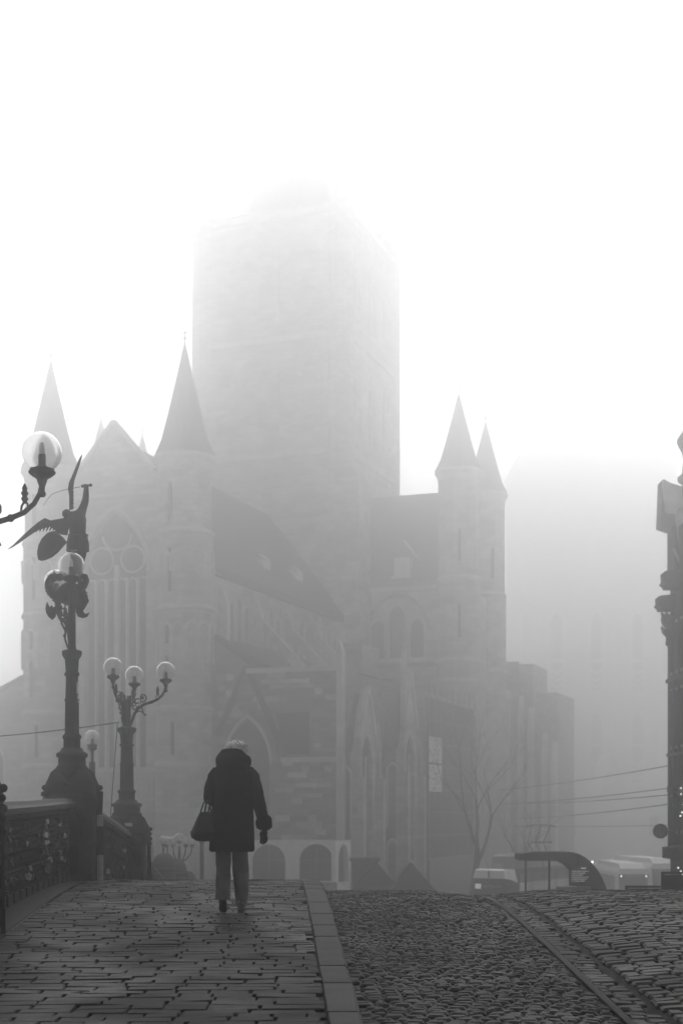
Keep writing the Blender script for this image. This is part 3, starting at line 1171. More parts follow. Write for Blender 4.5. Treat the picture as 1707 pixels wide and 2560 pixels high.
# upper gable and pale zinc roofs
mb = MB()
mb.ext([(-.15, 9.9), (-.15, 12.0), (.5, 12.0), (.5, 9.9)], (0, -1.4, EYE), (1, 0, 0), (0, 0, 1), (0, 1.3, 0))
mb.build('attic_wall', 'render', hs)
mb = MB()
mb.ext([(-.62, 12.05), (-.62, 12.2), (-.55, 13.95), (.9, 13.2), (.9, 12.0), (-.2, 11.9)], (0, -1.0, EYE), (1, 0, 0), (0, 0, 1), (0, .9, 0))
mb.build('dormer', 'render2', hs)
mb = MB()
mb.add([(-.5, -1.02, hz(13.98)), (-.5, .05, hz(13.98)), (.9, .05, hz(13.4)), (.9, -1.02, hz(13.1)), (-.2, -1.3, hz(12.5)), (.9, -1.3, hz(12.1))],
       [(0, 1, 2, 3), (0, 3, 5, 4)])
mb.ext([(-.05, 12.6), (.35, 12.6), (.75, 10.8), (.3, 10.8)], (0, -2.0, EYE), (1, 0, 0), (0, 0, 1), (0, .8, 0))
mb.build('dormer_roof', 'lightroof', hs)
mb = MB()
mb.ext([(-.5, 12.5), (-.62, 13.9), (1.2, 13.3), (1.2, 11.3), (.0, 11.3), (-.1, 12.45)], (0, -1.55, EYE), (1, 0, 0), (0, .12, 1), (0, .06, 0))
for o_ in (.25, .75):
    mb.bar((o_, -1.55 + .12 * 13.4, EYE + 13.5), (o_ + .25, -1.55 + .12 * 11.5, EYE + 11.4), .05, .05)
hs_roof = mb.build('zinc_slope', 'lightroof', hs)
hs_roof.location.y = -1.3
mb = MB()
mb.lathe([(.3, 12.4), (.3, 13.7), (.48, 13.85), (.48, 14.0), (.3, 14.15), (.24, 14.7), (.3, 15.0), (.5, 15.4), (.5, 15.55), (.22, 16.0), (.1, 16.6), (.03, 17.4)], (.5, -1.2, EYE), 10)
mb.build('chimney_turret', 'render2', hs)
mb = MB()
mb.bar((-.2, -1.5, hz(11.0)), (.4, -1.5, hz(9.6)), .1, .08)
mb.build('stay', 'grey', hs)

sg = empty('round_sign', (13.1, 58.5, hz(-.62)), 0, 'dark round hanging sign with pale emblem beside the street house', 'sign')
mb = MB()
mb.lathe([(.29, -.05), (.31, -.02), (.31, .02), (.29, .05)], (0, 0, 0), 28, axis=(0, 1, 0))
mb.build('disc', 'black', sg, smooth=True)
mb = MB()
mb.tube([(.17 * cos(a), -.06, .17 * sin(a)) for a in [2 * pi * i / 24 for i in range(25)]], .012, 5)
mb.tube([(r * cos(a), -.06, r * sin(a)) for r, a in [(.02 + .011 * i, .62 * i) for i in range(11)]], .016, 5)
mb.build('emblem', 'grey', sg)
mb = MB()
mb.tube([(.3, 0, 0), (.78, 0, 0)], .035, 6)
mb.lathe([(.07, -.06), (.07, .06)], (.42, 0, 0), 8, axis=(1, 0, 0))
mb.build('bracket', 'black', sg)
aw_ = empty('box_awning', (13.2, 56.8, hz(-1.72)), 0, 'black box awning projecting low from the street house', 'awning')
mb = MB()
mb.ext([(-.05, 0), (.75, 0), (.75, .62), (.3, .5), (-.05, .45)], (0, 0, 0), (1, 0, 0), (0, 0, 1), (0, 1.6, 0))
mb.build('hood', 'black', aw_)
mb = MB()
mb.box(-.05, .7, -.03, 0, -.08, 0)
mb.build('valance', 'dark', aw_)
def garland(label, pts):
    g = empty('light_garland', pts[0], 0, label, 'lights', 'fairy lights by the street house')
    p0 = Vector(pts[0])
    rel = [Vector(p) - p0 for p in pts]
    mb = MB()
    mb.tube(rel, .025, 5)
    mb.build('cable', 'black', g)
    rr = random.Random(len(label))
    bm_ = MB().sphere((0, 0, 0), .032, 8, 6).mesh('bulb', 'lamp_on', True)
    for i in range(len(rel) - 1):
        for t in (.15, .5, .85):
            p = rel[i].lerp(rel[i + 1], t) + Vector((rr.uniform(-.06, .06), -.05, rr.uniform(-.08, .08)))
            link('bulb', bm_, g, p)
garland('string of fairy lights hanging down the street house wall', [(13.62, 57.0, hz(1.2)), (13.65, 57.0, hz(.55)), (13.5, 57.0, hz(-.1))])
garland('tangle of fairy lights low beside the bus roofs', [(13.35, 56.6, hz(-2.0)), (13.6, 56.6, hz(-2.35)), (13.3, 56.6, hz(-2.55))])
lb = empty('wreath', (13.62, 56.9, hz(1.0)), 0, 'dark round wreath hung on the street house wall', 'wreath')
mb = MB()
mb.tube([(.0 + .3 * cos(a), -.05, .3 * sin(a)) for a in [2 * pi * i / 20 for i in range(21)]], [.11 + .03 * sin(i * 2.3) for i in range(21)], 7)
mb.build('ring', 'dark', lb)

# ------------------------------------------------------------------ black street railings at the right edge
def rail_frame(label, x0, x1, y, ztop, h):
    r = empty('street_railing', ((x0 + x1) / 2, y, ztop - h), 0, label, 'railing', 'street railings at the right')
    w = (x1 - x0) / 2
    mb = MB()
    mb.box(-w, w, -.03, .03, h - .06, h)
    mb.build('top_rail', 'black', r)
    for x in (-w, w):
        mb = MB()
        mb.box(x - .035, x + .035, -.035, .035, -.6, h)
        mb.build('post', 'black', r)
    mb = MB()
    mb.box(-w, w, -.006, .006, .06, h - .08)
    mb.build('infill_panel', 'glassdark', r)
rail_frame('taller black street railing at the right edge of the roadway', 8.0, 10.2, 35.5, EYE - 1.39, 1.0)
rail_frame('lower black street railing in front of the parked bus', 7.6, 9.6, 38.0, EYE - 1.86, .9)

# ------------------------------------------------------------------ white arcaded pavilion in front of the church
pv = empty('arcade_pavilion', (-4.4, 95, GZ), 0, 'low white pavilion with round arched openings in front of the church', 'pavilion')
aw1 = [lancet(-.45 + 3.2 * k, 2.3, 3.55, 1.08, 1.08, 9) for k in range(2)]
W = holed_wall('front_wall', 'offwhite', pv, (0, 0, 0), (1, 0, 0), (0, 0, 1), (0, -1, 0), [(-3.4, 0), (4.0, 0), (4.0, 4.87), (-3.4, 4.87)],
               [lancet(-2.9 + 2.45, 2.15, 3.5, 1.1, 1.1, 9), lancet(2.72, 2.15, 3.5, 1.12, 1.12, 9)], .35)
for cx in (-.45, 2.72):
    for s in (-1, 1):
        mb = MB()
        mb.box(cx + min(0, s * 1.15) + .02, cx + max(0, s * 1.15) - .02, .3, .34, 2.1, 4.65)
        mb.build('glazing', 'glassdark', pv)
    mb = MB()
    mb.box(cx - .04, cx + .04, .24, .3, 2.1, 4.6)
    mb.build('mullion', 'grey2', pv)
    mb = MB()
    mb.box(cx - 1.1, cx + 1.1, .25, .3, 3.5, 3.56)
    mb.build('transom', 'grey2', pv)
W2 = holed_wall('side_wall', 'offwhite', pv, (4.0, 0, 0), (.32, .95, 0), (0, 0, 1), (.95, -.32, 0), [(0, 0), (3.2, 0), (3.2, 4.84), (0, 4.84)], [lancet(1.7, 2.0, 3.5, 1.05, 1.1, 9)], .3)
mb = MB()
mb.ext([(.3, 0), (3.1, 0), (3.1, 4.7), (.3, 4.7)], (3.65, .3, 0), (.32, .95, 0), (0, 0, 1), (-.05, .02, 0))
mb.build('side_glazing', 'glassdark', pv)
mb = MB()
mb.box(-3.4, 3.9, .4, 4, 4.6, 4.84)
mb.build('roof', 'grey', pv)
mb = MB()
mb.box(-3.6, 4.1, -.6, -.52, 0, 2.1)
hb = mb.build('sign_board', 'grey2', pv)
fc = bpy.data.curves.new('lettering', 'FONT')
fc.body = 'winkel'
fc.size = .95
fc.extrude = .01
fo = bpy.data.objects.new('lettering_tmp', fc)
COL.objects.link(fo)
dg = bpy.context.evaluated_depsgraph_get()
fm_ = bpy.data.meshes.new_from_object(fo.evaluated_get(dg))
bpy.data.objects.remove(fo)
fm_.materials.clear()
fm_.materials.append(M['offwhite'])
link('lettering', fm_, hb, (-.2, -.64, 1.28), (pi / 2, 0, 0))

# market stalls with tent roofs
def stall(label, x, y, w, dpt, eave, ridge, z0):
    s = empty('market_stall', (x, y, z0), 0, label, 'stall', 'dark market stalls before the church')
    mb = MB()
    mb.box(-w / 2, w / 2, 0, dpt, 0, eave)
    mb.build('cabin', 'wood', s)
    mb = MB()
    o = .2
    mb.add([(-w / 2 - o, -o, eave), (w / 2 + o, -o, eave), (w / 2 + o, dpt + o, eave), (-w / 2 - o, dpt + o, eave), (0, -o * .6, ridge), (0, dpt + o * .6, ridge)],
           [(0, 1, 4), (1, 2, 5, 4), (2, 3, 5), (3, 0, 4, 5), (3, 2, 1, 0)])
    mb.build('roof', 'roofing', s)
    mb = MB()
    mb.box(-w / 2 + .1, w / 2 - .1, -.06, 0, eave * .42, eave * .86)
    mb.build('shutter', 'dark', s)
    mb = MB()
    mb.box(-w / 2 - .25, w / 2 + .25, -.3, -.2, eave - .16, eave + .04)
    mb.build('fascia', 'dark', s)
stall('dark gable roofed market stall nearest the white pavilion', 2.1, 84, 2.3, 3, 2.2, 3.75, GZ)
stall('dark gable roofed market stall left of the bare tree', 4.15, 83, 2.2, 3, 2.2, 3.7, GZ)
mb = MB()
hd = empty('site_hut', (0.65, 88, GZ), 0, 'low dark flat hut between the pavilion and the market stalls', 'hut')
mb.box(0, 1.6, 0, 3, 0, 3.7)
mb.build('cabin', 'dark', hd)
mb = MB()
mb.box(-.15, 1.75, -.15, 3.1, 3.7, 3.85)
mb.build('roof', 'roofing', hd)
# counter of a low stall beside the tram
ct = empty('market_counter', (7.0, 82.5, GZ), 0, 'low dark market counter beside the tram front', 'counter')
mb = MB()
mb.box(-1.5, .6, 0, 1.5, 0, 1.75)
mb.build('counter', 'wood', ct)
mb = MB()
mb.box(-1.7, .8, -.2, 1.7, 1.75, 1.9)
mb.build('lid', 'roofing', ct)

# ------------------------------------------------------------------ bare trees
def tree(label, x, y, z0, h, spread, seed, lean=(0, 0), trunk=.22, depth=6, twig=1.0):
    t = empty('bare_tree', (x, y, z0), 0, label, 'tree', 'bare trees on the square')
    rg = random.Random(seed)
    tr_, br = MB(), MB()
    def grow(p, dirv, L, r, lev):
        n = 4
        pts = [p]
        rad = [r]
        dv = dirv.copy()
        for i in range(n):
            dv = (dv + Vector((rg.uniform(-.16, .16), rg.uniform(-.16, .16), rg.uniform(-.05, .12)))).normalized()
            p = p + dv * L / n
            pts.append(p)
            rad.append(r * (1 - .42 * (i + 1) / n))
        (tr_ if lev == 0 else br).tube(pts, rad, 7 if lev < 2 else 4)
        if lev >= depth:
            return
        k = 4 if lev == depth - 1 else 3
        for j in range(k):
            a = rg.uniform(0, 2 * pi)
            s = spread * rg.uniform(.45, 1.0)
            nd = (dv + Vector((cos(a) * s, sin(a) * s, rg.uniform(-.05, .35)))).normalized()
            q = pts[-1] if j < 2 else pts[-2]
            grow(q, nd, L * rg.uniform(.62, .82), rad[-1] * rg.uniform(.62, .8), lev + 1)
    grow(Vector((0, 0, -.1)), Vector((lean[0], lean[1], 1)).normalized(), h * .27, trunk, 0)
    tr_.build('trunk', 'bark', t, smooth=True)
    br.build('crown', 'bark', t, fix=False)
tree('tall bare winter tree between the scaffold and the tram', 8.3, 90, GZ, 17.0, .95, 21, (.15, 0), .3, 8)
tree('slender bare tree behind the tram stop', 13.2, 104, GZ, 11.0, .9, 5, (-.1, 0), .2, 6)
tree('small bare tree before the white arches', -4.75, 90, GZ, 5.6, .95, 9, (0, 0), .1, 6)

# ------------------------------------------------------------------ tram
tm = empty('tram', (8.35, 80.4, GZ), -.55, 'tram with white roof front and dark windscreen facing the bridge', 'tram')
# local: x across (front face), y along the tram away from the viewer
mb = MB()
sec = [(-1.15, .35), (-1.18, 1.2), (-1.12, 2.5), (-1.0, 3.15), (-.85, 3.4), (.85, 3.4), (1.0, 3.15), (1.12, 2.5), (1.18, 1.2), (1.15, .35)]
rings = []
for yy, sx, top in ((0, .9, .965), (.25, .98, .99), (.8, 1, 1), (12, 1, 1)):
    rings.append([Vector((a * sx, yy, .35 + (b - .35) * top)) for a, b in sec])
mb.loft(rings)
body = mb.build('body', 'dark', tm, smooth=True)
mb = MB()
mb.ext([(-.95, 2.1), (.95, 2.1), (1.0, 1.0), (-1.0, 1.0)], (0, -.03, 0), (1, 0, 0), (0, 0, 1), (0, .05, 0))
mb.build('windscreen', 'glassdark', tm)
mb = MB()
mb.loft([[Vector(p) for p in ((-1.0, -.08, 2.98), (1.0, -.08, 2.98), (.9, -.02, 3.42), (-.9, -.02, 3.42))],
         [Vector(p) for p in ((-1.13, .5, 2.9), (1.13, .5, 2.9), (.95, .5, 3.5), (-.95, .5, 3.5))],
         [Vector(p) for p in ((-1.16, 1.3, 2.7), (1.16, 1.3, 2.7), (.95, 1.3, 3.46), (-.95, 1.3, 3.46))]])
mb.build('front_fairing', 'white', tm)
mb = MB()
mb.box(-.03, .03, -.12, -.06, 3.0, 3.42)
mb.build('fairing_joint', 'dark', tm)
mb = MB()
mb.box(-.85, -.5, -.1, -.04, 2.38, 2.66)
mb.build('line_number_lamp', 'lit', tm)
mb = MB()
rr = random.Random(3)
for k in range(9):
    mb.box(-.38 + k * .13, -.3 + k * .13, -.09, -.04, 2.46, 2.5 + rr.uniform(.04, .12))
mb.build('destination_text', 'grey', tm)
for k in range(6):
    y0 = 1.5 + k * 1.72
    mb = MB()
    mb.box(1.13, 1.2, y0, y0 + 1.6, 2.75, 3.2)
    mb.box(-1.2, -1.13, y0, y0 + 1.6, 2.75, 3.2)
    mb.build('upper_panel', 'grey2', tm)
    mb = MB()
    mb.box(1.16, 1.225, y0, y0 + 1.6, 2.15, 2.7)
    mb.box(-1.225, -1.16, y0, y0 + 1.6, 2.15, 2.7)
    mb.build('pale_band', 'offwhite', tm)
    mb = MB()
    mb.box(1.16, 1.215, y0 + .1, y0 + 1.5, .9, 2.1)
    mb.box(-1.215, -1.16, y0 + .1, y0 + 1.5, .9, 2.1)
    mb.build('window', 'glassdark', tm)
mb = MB()
mb.ext([(1.6, 3.45), (1.9, 4.15), (2.3, 4.3), (5.5, 4.3), (5.7, 3.45)], (-.7, 0, 0), (0, 1, 0), (0, 0, 1), (1.4, 0, 0))
mb.build('roof_equipment', 'grey2', tm)
mb = MB()
mb.box(-.5, .5, 6.5, 9.5, 3.45, 4.0)
mb.build('roof_box', 'grey', tm)
mb = MB()
mb.tube([(0, 7.4, 4.0), (0, 6.4, 4.9), (0, 7.2, 5.9)], .05, 5)
for s in (-1, 1):
    mb.tube([(s * .4, 7.4, 4.0), (s * .5, 6.4, 4.9), (s * .6, 7.2, 5.9)], .04, 5)
mb.tube([(-1.0, 7.2, 5.85), (-.6, 7.2, 5.95), (.6, 7.2, 5.95), (1.0, 7.2, 5.85)], .05, 5)
mb.tube([(-.7, 7.3, 4.9), (.7, 7.3, 4.9)], .05, 5)
mb.build('pantograph', 'iron2', tm)
mb = MB()
mb.box(-.2, .2, .9, 1.4, 3.45, 3.75)
mb.build('roof_beacon', 'grey', tm)
for s in (-.75, .75):
    mb = MB()
    mb.lathe([(.13, -.06), (.13, 0)], (s, -.02, .8), 12, axis=(0, 1, 0))
    mb.build('headlight', 'grey', tm)
for y in (1.6, 3.4, 8.6, 10.4):
    for s in (-.75, .75):
        mb = MB()
        mb.lathe([(.33, -.06), (.33, .06)], (s, y, .33), 16, axis=(1, 0, 0))
        mb.build('wheel', 'iron', tm)

# ------------------------------------------------------------------ tram stop shelter with swept black roof
SZ = G(48) - .32
sh = empty('tram_shelter', (6.0, 48, SZ), 0, 'tram shelter with swept black roof curving down to the ground', 'shelter')
Ht = EYE - 1.215 - SZ
sh.scale = (.774, .774, 1)
cv_o, cv_i = [], []
for i in range(13):
    a = pi / 2 * i / 12
    cv_o.append((2.15 + 1.85 * sin(a), Ht - 2.3 + 2.3 * cos(a)))
    cv_i.append((1.55 + 1.42 * sin(a), Ht - 2.2 + 1.9 * cos(a)))
poly = [(0, Ht - .28), (0, Ht - .06), (.6, Ht)] + cv_o + [(4.0, 0), (2.97, 0)] + cv_i[::-1] + [(.4, Ht - .3)]
mb = MB()
mb.ext(poly, (0, 0, 0), (1, 0, 0), (0, 0, 1), (0, 1.7, 0))
mb.build('roof', 'black', sh)
for x in (.45, 1.5):
    mb = MB()
    mb.lathe([(.05, 0), (.05, Ht - .3)], (x - .0, 1.4, 0), 8)
    mb.build('post', 'black', sh)
mb = MB()
mb.box(.55, 2.9, 1.5, 1.53, .3, 1.75)
mb.build('glass_screen', 'globe', sh)
mb = MB()
mb.box(.6, 2.8, .6, .62, .85, 1.02)
mb.build('bench', 'grey2', sh)
inf = empty('information_screen', (7.63, 47.7, SZ + Ht - 1.05), 0, 'black departure screen with lines of small lit text', 'screen')
mb = MB()
inf.scale = (.774,) * 3
mb.box(0, .95, 0, .12, -.1, .72)
mb.build('case', 'black', inf)
mb = MB()
rr = random.Random(8)
mb.box(.5, .72, -.012, -.006, .645, .68)
for k in range(6):
    zz = .52 - k * .085
    x = .1
    while x < .8 - (k % 3) * .1:
        w = rr.uniform(.03, .12)
        mb.box(x, x + w, -.012, -.006, zz, zz + .022)
        x += w + .025
mb.build('text_lines', 'lit', inf)
mb = MB()
mb.box(.35, .55, .03, .09, .72, 1.2)
mb.build('bracket', 'black', inf)
tk = empty('ticket_cabinet', (7.1, 46.8, G(46.8) - .32), 0, 'grey framed ticket cabinet in front of the tram shelter', 'cabinet')
mb = MB()
mb.box(-.0, 1.1, 0, .3, 0, 1.1)
mb.build('case', 'grey2', tk)
mb = MB()
mb.box(.1, 1.0, -.02, 0, .15, .98)
mb.build('door_panel', 'glassdark', tk)
sl_ = empty('street_light', (11.45, 65, G(65) - .32), 0, 'small lit street lamp behind the shelter roof', 'street lamp')
mb = MB()
mb.lathe([(.07, 0), (.045, 2.9)], (0, 0, 0), 8)
mb.build('post', 'iron2', sl_)
mb = MB()
mb.sphere((0, 0, 3.0), .06, 10, 8)
mb.build('lamp', 'lamp_on', sl_, smooth=True)

# ------------------------------------------------------------------ buses
def bus(label, x, y, w, h, rz, z0, lights):
    b = empty('bus', (x, y, z0), rz, label, 'bus', 'buses behind the crest of the bridge')
    mb = MB()
    sec = [(-w / 2, .3), (-w / 2, h - .35), (-w / 2 + .18, h - .05), (w / 2 - .18, h - .05), (w / 2, h - .35), (w / 2, .3)]
    mb.loft([[Vector((a * .97, 0, c)) for a, c in sec], [Vector((a, .3, c)) for a, c in sec], [Vector((a, 11, c)) for a, c in sec]])
    mb.build('body', 'white', b)
    mb = MB()
    mb.ext([(-w / 2 + .2, .9), (-w / 2 + .12, h - .45), (w / 2 - .12, h - .45), (w / 2 - .2, .9)], (0, -.04, 0), (1, 0, 0), (0, 0, 1), (0, .06, 0))
    mb.build('windscreen', 'glassdark', b)
    mb = MB()
    mb.ext([(.3, h - .06), (.9, h + .28), (9, h + .28), (9.6, h - .06)], (-w / 2 + .3, 0, 0), (0, 1, 0), (0, 0, 1), (w - .6, 0, 0))
    mb.build('roof_pod', 'white', b)
    mb = MB()
    mb.box(-.5, .5, -.07, -.04, h - .62, h - .5)
    mb.build('destination_sign', 'grey2', b)
    for k in range(5):
        for s in (-1, 1):
            mb = MB()
            mb.box(s * w / 2 - .02, s * w / 2 + .02, .8 + k * 2, 2.6 + k * 2, 1.2, h - .6)
            mb.build('side_window', 'glassdark', b)
    for s in (-1, 1):
        mb = MB()
        mb.lathe([(.06, -.03), (.06, .03)], (s * (w / 2 - .3), -.07, h - .58), 10, axis=(0, 1, 0))
        mb.build('marker_light', 'lamp_on' if lights else 'grey', b)
    for y_ in (2.2, 8.2):
        for s in (-1, 1):
            mb = MB()
            mb.lathe([(.45, -.12), (.45, .12)], (s * (w / 2 - .1), y_, .45), 16, axis=(1, 0, 0))
            mb.build('wheel', 'iron', b)
bus('white bus with two lit marker lamps facing the bridge', 20.5, 100, 2.35, 2.85, 0, GZ, True)
bus('white bus roof showing behind the other bus', 23.6, 103.5, 2.4, 3.1, .12, GZ, False)

# ------------------------------------------------------------------ overhead wires
def wire(label, a, b, sag, r=.02, n=14, group='overhead wires'):
    a, b = Vector(a), Vector(b)
    pts = []
    for i in range(n + 1):
        t = i / n
        p = a.lerp(b, t) - a
        p.z -= sag * 4 * t * (1 - t)
        pts.append(p)
    mb = MB()
    mb.tube(pts, r, 5)
    w = mb.build('overhead_wire', 'wire', None, loc=a)
    return tag(w, label, 'wire', group)
def P(x, y, d):
    return ((x - 853.5) / 3555 * d, d, EYE + (2040 - y) / 3555 * d)
wire('topmost overhead wire sloping up to the street house', P(1672, 1914, 59), P(1250, 1975, 96), .1)
wire('second overhead wire down, ending at the street house', P(1674, 1970, 59), P(1250, 2010, 96), .1)
wire('third overhead wire down, close below the second', P(1670, 1987, 58.6), P(1320, 2008, 92), .08)
wire('lowest of the wires fixed to the street house', P(1674, 2010, 58.3), P(1300, 2046, 94), .1)
wire('level overhead wire just above the shelter roof', P(1700, 2062, 90), P(1280, 2066, 96), .05, .018)
wire('dark taut cable from the lamp post to the left edge', P(298, 1806, 27), P(-160, 1850, 31), .05, .012)
wire('thin cable hanging down beside the middle lamp post', P(294, 1810, 26.95), P(276, 2052, 26.7), 0, .008)

# ------------------------------------------------------------------ lamp posts on stone piers
GR = .178            # globe radius
GZC = 4.3            # globe centre above ground
globe_me = MB()
globe_me.sphere((0, 0, 0), GR, 28, 18)
globe_out = globe_me
def globe_mesh():
    mb = MB()
    mb.sphere((0, 0, 0), GR, 28, 18)
    n = len(mb.v)
    k = len(mb.f)
    inner = MB().sphere((0, 0, 0), GR - .004, 28, 18)
    me = bpy.data.meshes.new('globe')
    me.from_pydata(mb.v + inner.v, [], [tuple(f) for f in mb.f] + [tuple(reversed([i + n for i in f])) for f in inner.f])
    me.materials.append(M['globe'])
    for p in me.polygons:
        p.use_smooth = True
    return me
GLOBE = globe_mesh()
HOLD = MB().lathe([(.022, -.4), (.034, -.385), (.034, -.365), (.024, -.35), (.026, -.31), (.042, -.265), (.05, -.24), (.09, -.215), (.118, -.19), (.122, -.178), (.112, -.17), (.112, -.155), (.04, -.15)], (0, 0, 0), 16).mesh('globe_holder', 'iron', True)
for k in range(1):
    pass
BULB = MB().lathe([(.02, -.03), (.027, -.02), (.026, .03), (.018, .075), (.004, .09)], (0, 0, 0), 12).mesh('bulb', 'white', True)
SOCK = MB().lathe([(.06, -.165), (.05, -.13), (.034, -.12), (.034, -.025), (.02, -.02)], (0, 0, 0), 12).mesh('bulb_socket', 'iron2', True)
def arm_mesh(reach):
    k = reach / .74
    pts = [(.06, -1.05), (.095, -.95), (.14, -.82), (.21, -.71), (.325, -.63), (.46, -.59), (.58, -.54), (.67, -.46), (.72, -.37), (.74, -.28)]
    pts = [Vector((r * k, 0, z)) for r, z in pts]
    mb = MB()
    mb.tube(pts, [.028, .028, .028, .028, .026, .025, .024, .023, .022, .022], 8)
    mb.sphere(pts[5], .036, 8, 6)
    mb.sphere(pts[3], .038, 8, 6)
    return mb.mesh('arm', 'iron', True)
ARM = arm_mesh(.74)
def scroll_mesh():
    mb = MB()
    def curl(c, r, a0, turns, th, flip=1):
        pts = []
        for i in range(13):
            t = i / 12
            a = a0 + flip * turns * 2 * pi * t
            rr = r * (1 - .75 * t)
            pts.append((c[0] + rr * cos(a), 0, c[1] + rr * sin(a)))
        mb.tube(pts, th, 5)
    curl((.3, -.5), .085, -pi / 2, 1.1, .014)
    curl((.2, -.58), .07, 0, 1.0, .013)
    curl((.14, -.68), .06, 0, .9, .012, -1)
    curl((.12, -.5), .055, -pi / 2, 1, .012, -1)
    mb.tube([(.12, 0, -.555), (.2, 0, -.68), (.27, 0, -.58), (.3, 0, -.585)], .012, 5)
    mb.sphere((.3, .0, -.5), .03, 7, 5)
    br = MB()
    br.tube([(.27, 0, -.66), (.275, 0, -.69), (.3, 0, -.73), (.31, 0, -.79), (.34, 0, -.83), (.37, 0, -.82)], [.012, .014, .014, .013, .016, .02], 5)
    br.tube([(.13, 0, -.83), (.18, 0, -.78), (.25, 0, -.76), (.31, 0, -.79)], .012, 5)
    bud = MB()                  # leaf bud standing on the arm
    bud.tube([(.55, 0, -.55), (.56, 0, -.48), (.585, 0, -.44)], .011, 5)
    bud.tube([(.62, 0, -.52), (.61, 0, -.46), (.585, 0, -.44)], .01, 5)
    bud.lathe([(.01, -.46), (.034, -.42), (.02, -.395), (.036, -.37), (.02, -.345), (.026, -.325), (.004, -.28)], (.585, 0, 0), 7)
    return mb.mesh('scroll', 'iron', True), br.mesh('bracket', 'iron', True), bud.mesh('leaf_bud', 'iron', True)
SCROLL, BRACK, BUD = scroll_mesh()
def back_scroll():
    mb = MB()
    for (cx, cz, r, a0, fl) in ((.14, -.45, .07, 0, 1), (.12, -.62, .06, pi, -1), (.18, -.55, .05, pi / 2, 1)):
        mb.tube([(cx + r * (1 - .06 * i) * cos(a0 + fl * i * .55), 0, cz + r * (1 - .06 * i) * sin(a0 + fl * i * .55)) for i in range(13)], .012, 5)
    mb.tube([(.06, 0, -1.03), (.1, 0, -.9), (.09, 0, -.8), (.15, 0, -.68)], .016, 5)
    mb.tube([(.15, 0, -.68), (.1, 0, -.6), (.19, 0, -.52), (.14, 0, -.45)], .013, 5)
    return mb.mesh('scroll', 'iron', True)
BSCROLL = back_scroll()

def pier(parent, r=.39, plinth=True):
    """domed stone pier with collar, arched side niches: rests on z=0"""
    mb = MB()
    mb.box(-r * .98, r * .98, -r * .98, r * .98, -.5, .1)
    mb.box(-r * .9, r * .9, -r * .9, r * .9, .1, .5)
    mb.box(-r * 1.0, r * 1.0, -r * 1.0, r * 1.0, .5, .56)
    p = mb.build('plinth', 'pier2', parent)
    mb = MB()
    seg = 28
    def sq(h, rr, e):      # rounded square ring
        out = []
        for k in range(seg):
            a = 2 * pi * k / seg
            c, s = cos(a), sin(a)
            q = (abs(c)**e + abs(s)**e)**(-1 / e)
            out.append(Vector((rr * q * c, rr * q * s, h)))
        return out
    rings = [sq(.5, r * .88, 8), sq(1.0, r * .88, 8), sq(1.02, r * .96, 8), sq(1.14, r * .98, 8), sq(1.16, r * .93, 8), sq(1.2, r * .93, 8), sq(1.22, r, 7), sq(1.25, r, 6)]
    for i in range(1, 8):
        a = pi / 2 * i / 8.6
        rings.append(sq(1.25 + .33 * sin(a), r * (cos(a) * .66 + .34), 6 - i * .5))
    mb.loft(rings)
    mb.build('domed_cap', 'pier', parent, smooth=True)
    for s in (-1, 1):          # iron straps over the dome and side scrolls
        mb = MB()
        mb.tube([(s * r * .45, 0, 1.6), (s * r * .8, 0, 1.5), (s * r * 1.05, 0, 1.3), (s * r * 1.08, 0, 1.0), (s * r * 1.1, 0, .6), (s * r * 1.08, 0, 0)], [.03, .03, .035, .04, .035, .05], 7)
        for k in range(4):
            mb.sphere((s * r * 1.14, (-1)**k * .03, 1.3 - .09 * k), .04, 7, 5)
        mb.build('iron_strap', 'iron', parent)
    for s in (-1, 1):          # mask and arched frame on the faces along the parapet
        mb = MB()
        mb.tube([(r * .62 * cos(a), s * r * .95, .62 + .42 * sin(a)) for a in [pi * i / 12 for i in range(13)]], .045, 6)
        mb.build('niche_arch', 'iron', parent)
        mb = MB()
        mb.ext([(-r * .45, 0), (-r * .45, .55), (-r * .3, .78), (0, .9), (r * .3, .78), (r * .45, .55), (r * .45, 0)], (0, s * r * .9, .1), (1, 0, 0), (0, 0, 1), (0, s * .02, 0))
        mb.build('niche_panel', 'iron2', parent)
        mb = MB()
        mb.tube([(-.1, s * r * .72, 1.52), (-.03, s * r * .84, 1.46), (0, s * r * .9, 1.38)], .02, 6)
        mb.tube([(.1, s * r * .72, 1.52), (.03, s * r * .84, 1.46), (0, s * r * .9, 1.38)], .02, 6)
        mb.lathe([(.01, 0), (.07, .03), (.05, .07), (.01, .09)], (0, s * r * .9, 1.3), 7)
        mb.build('mask_ornament', 'iron', parent)

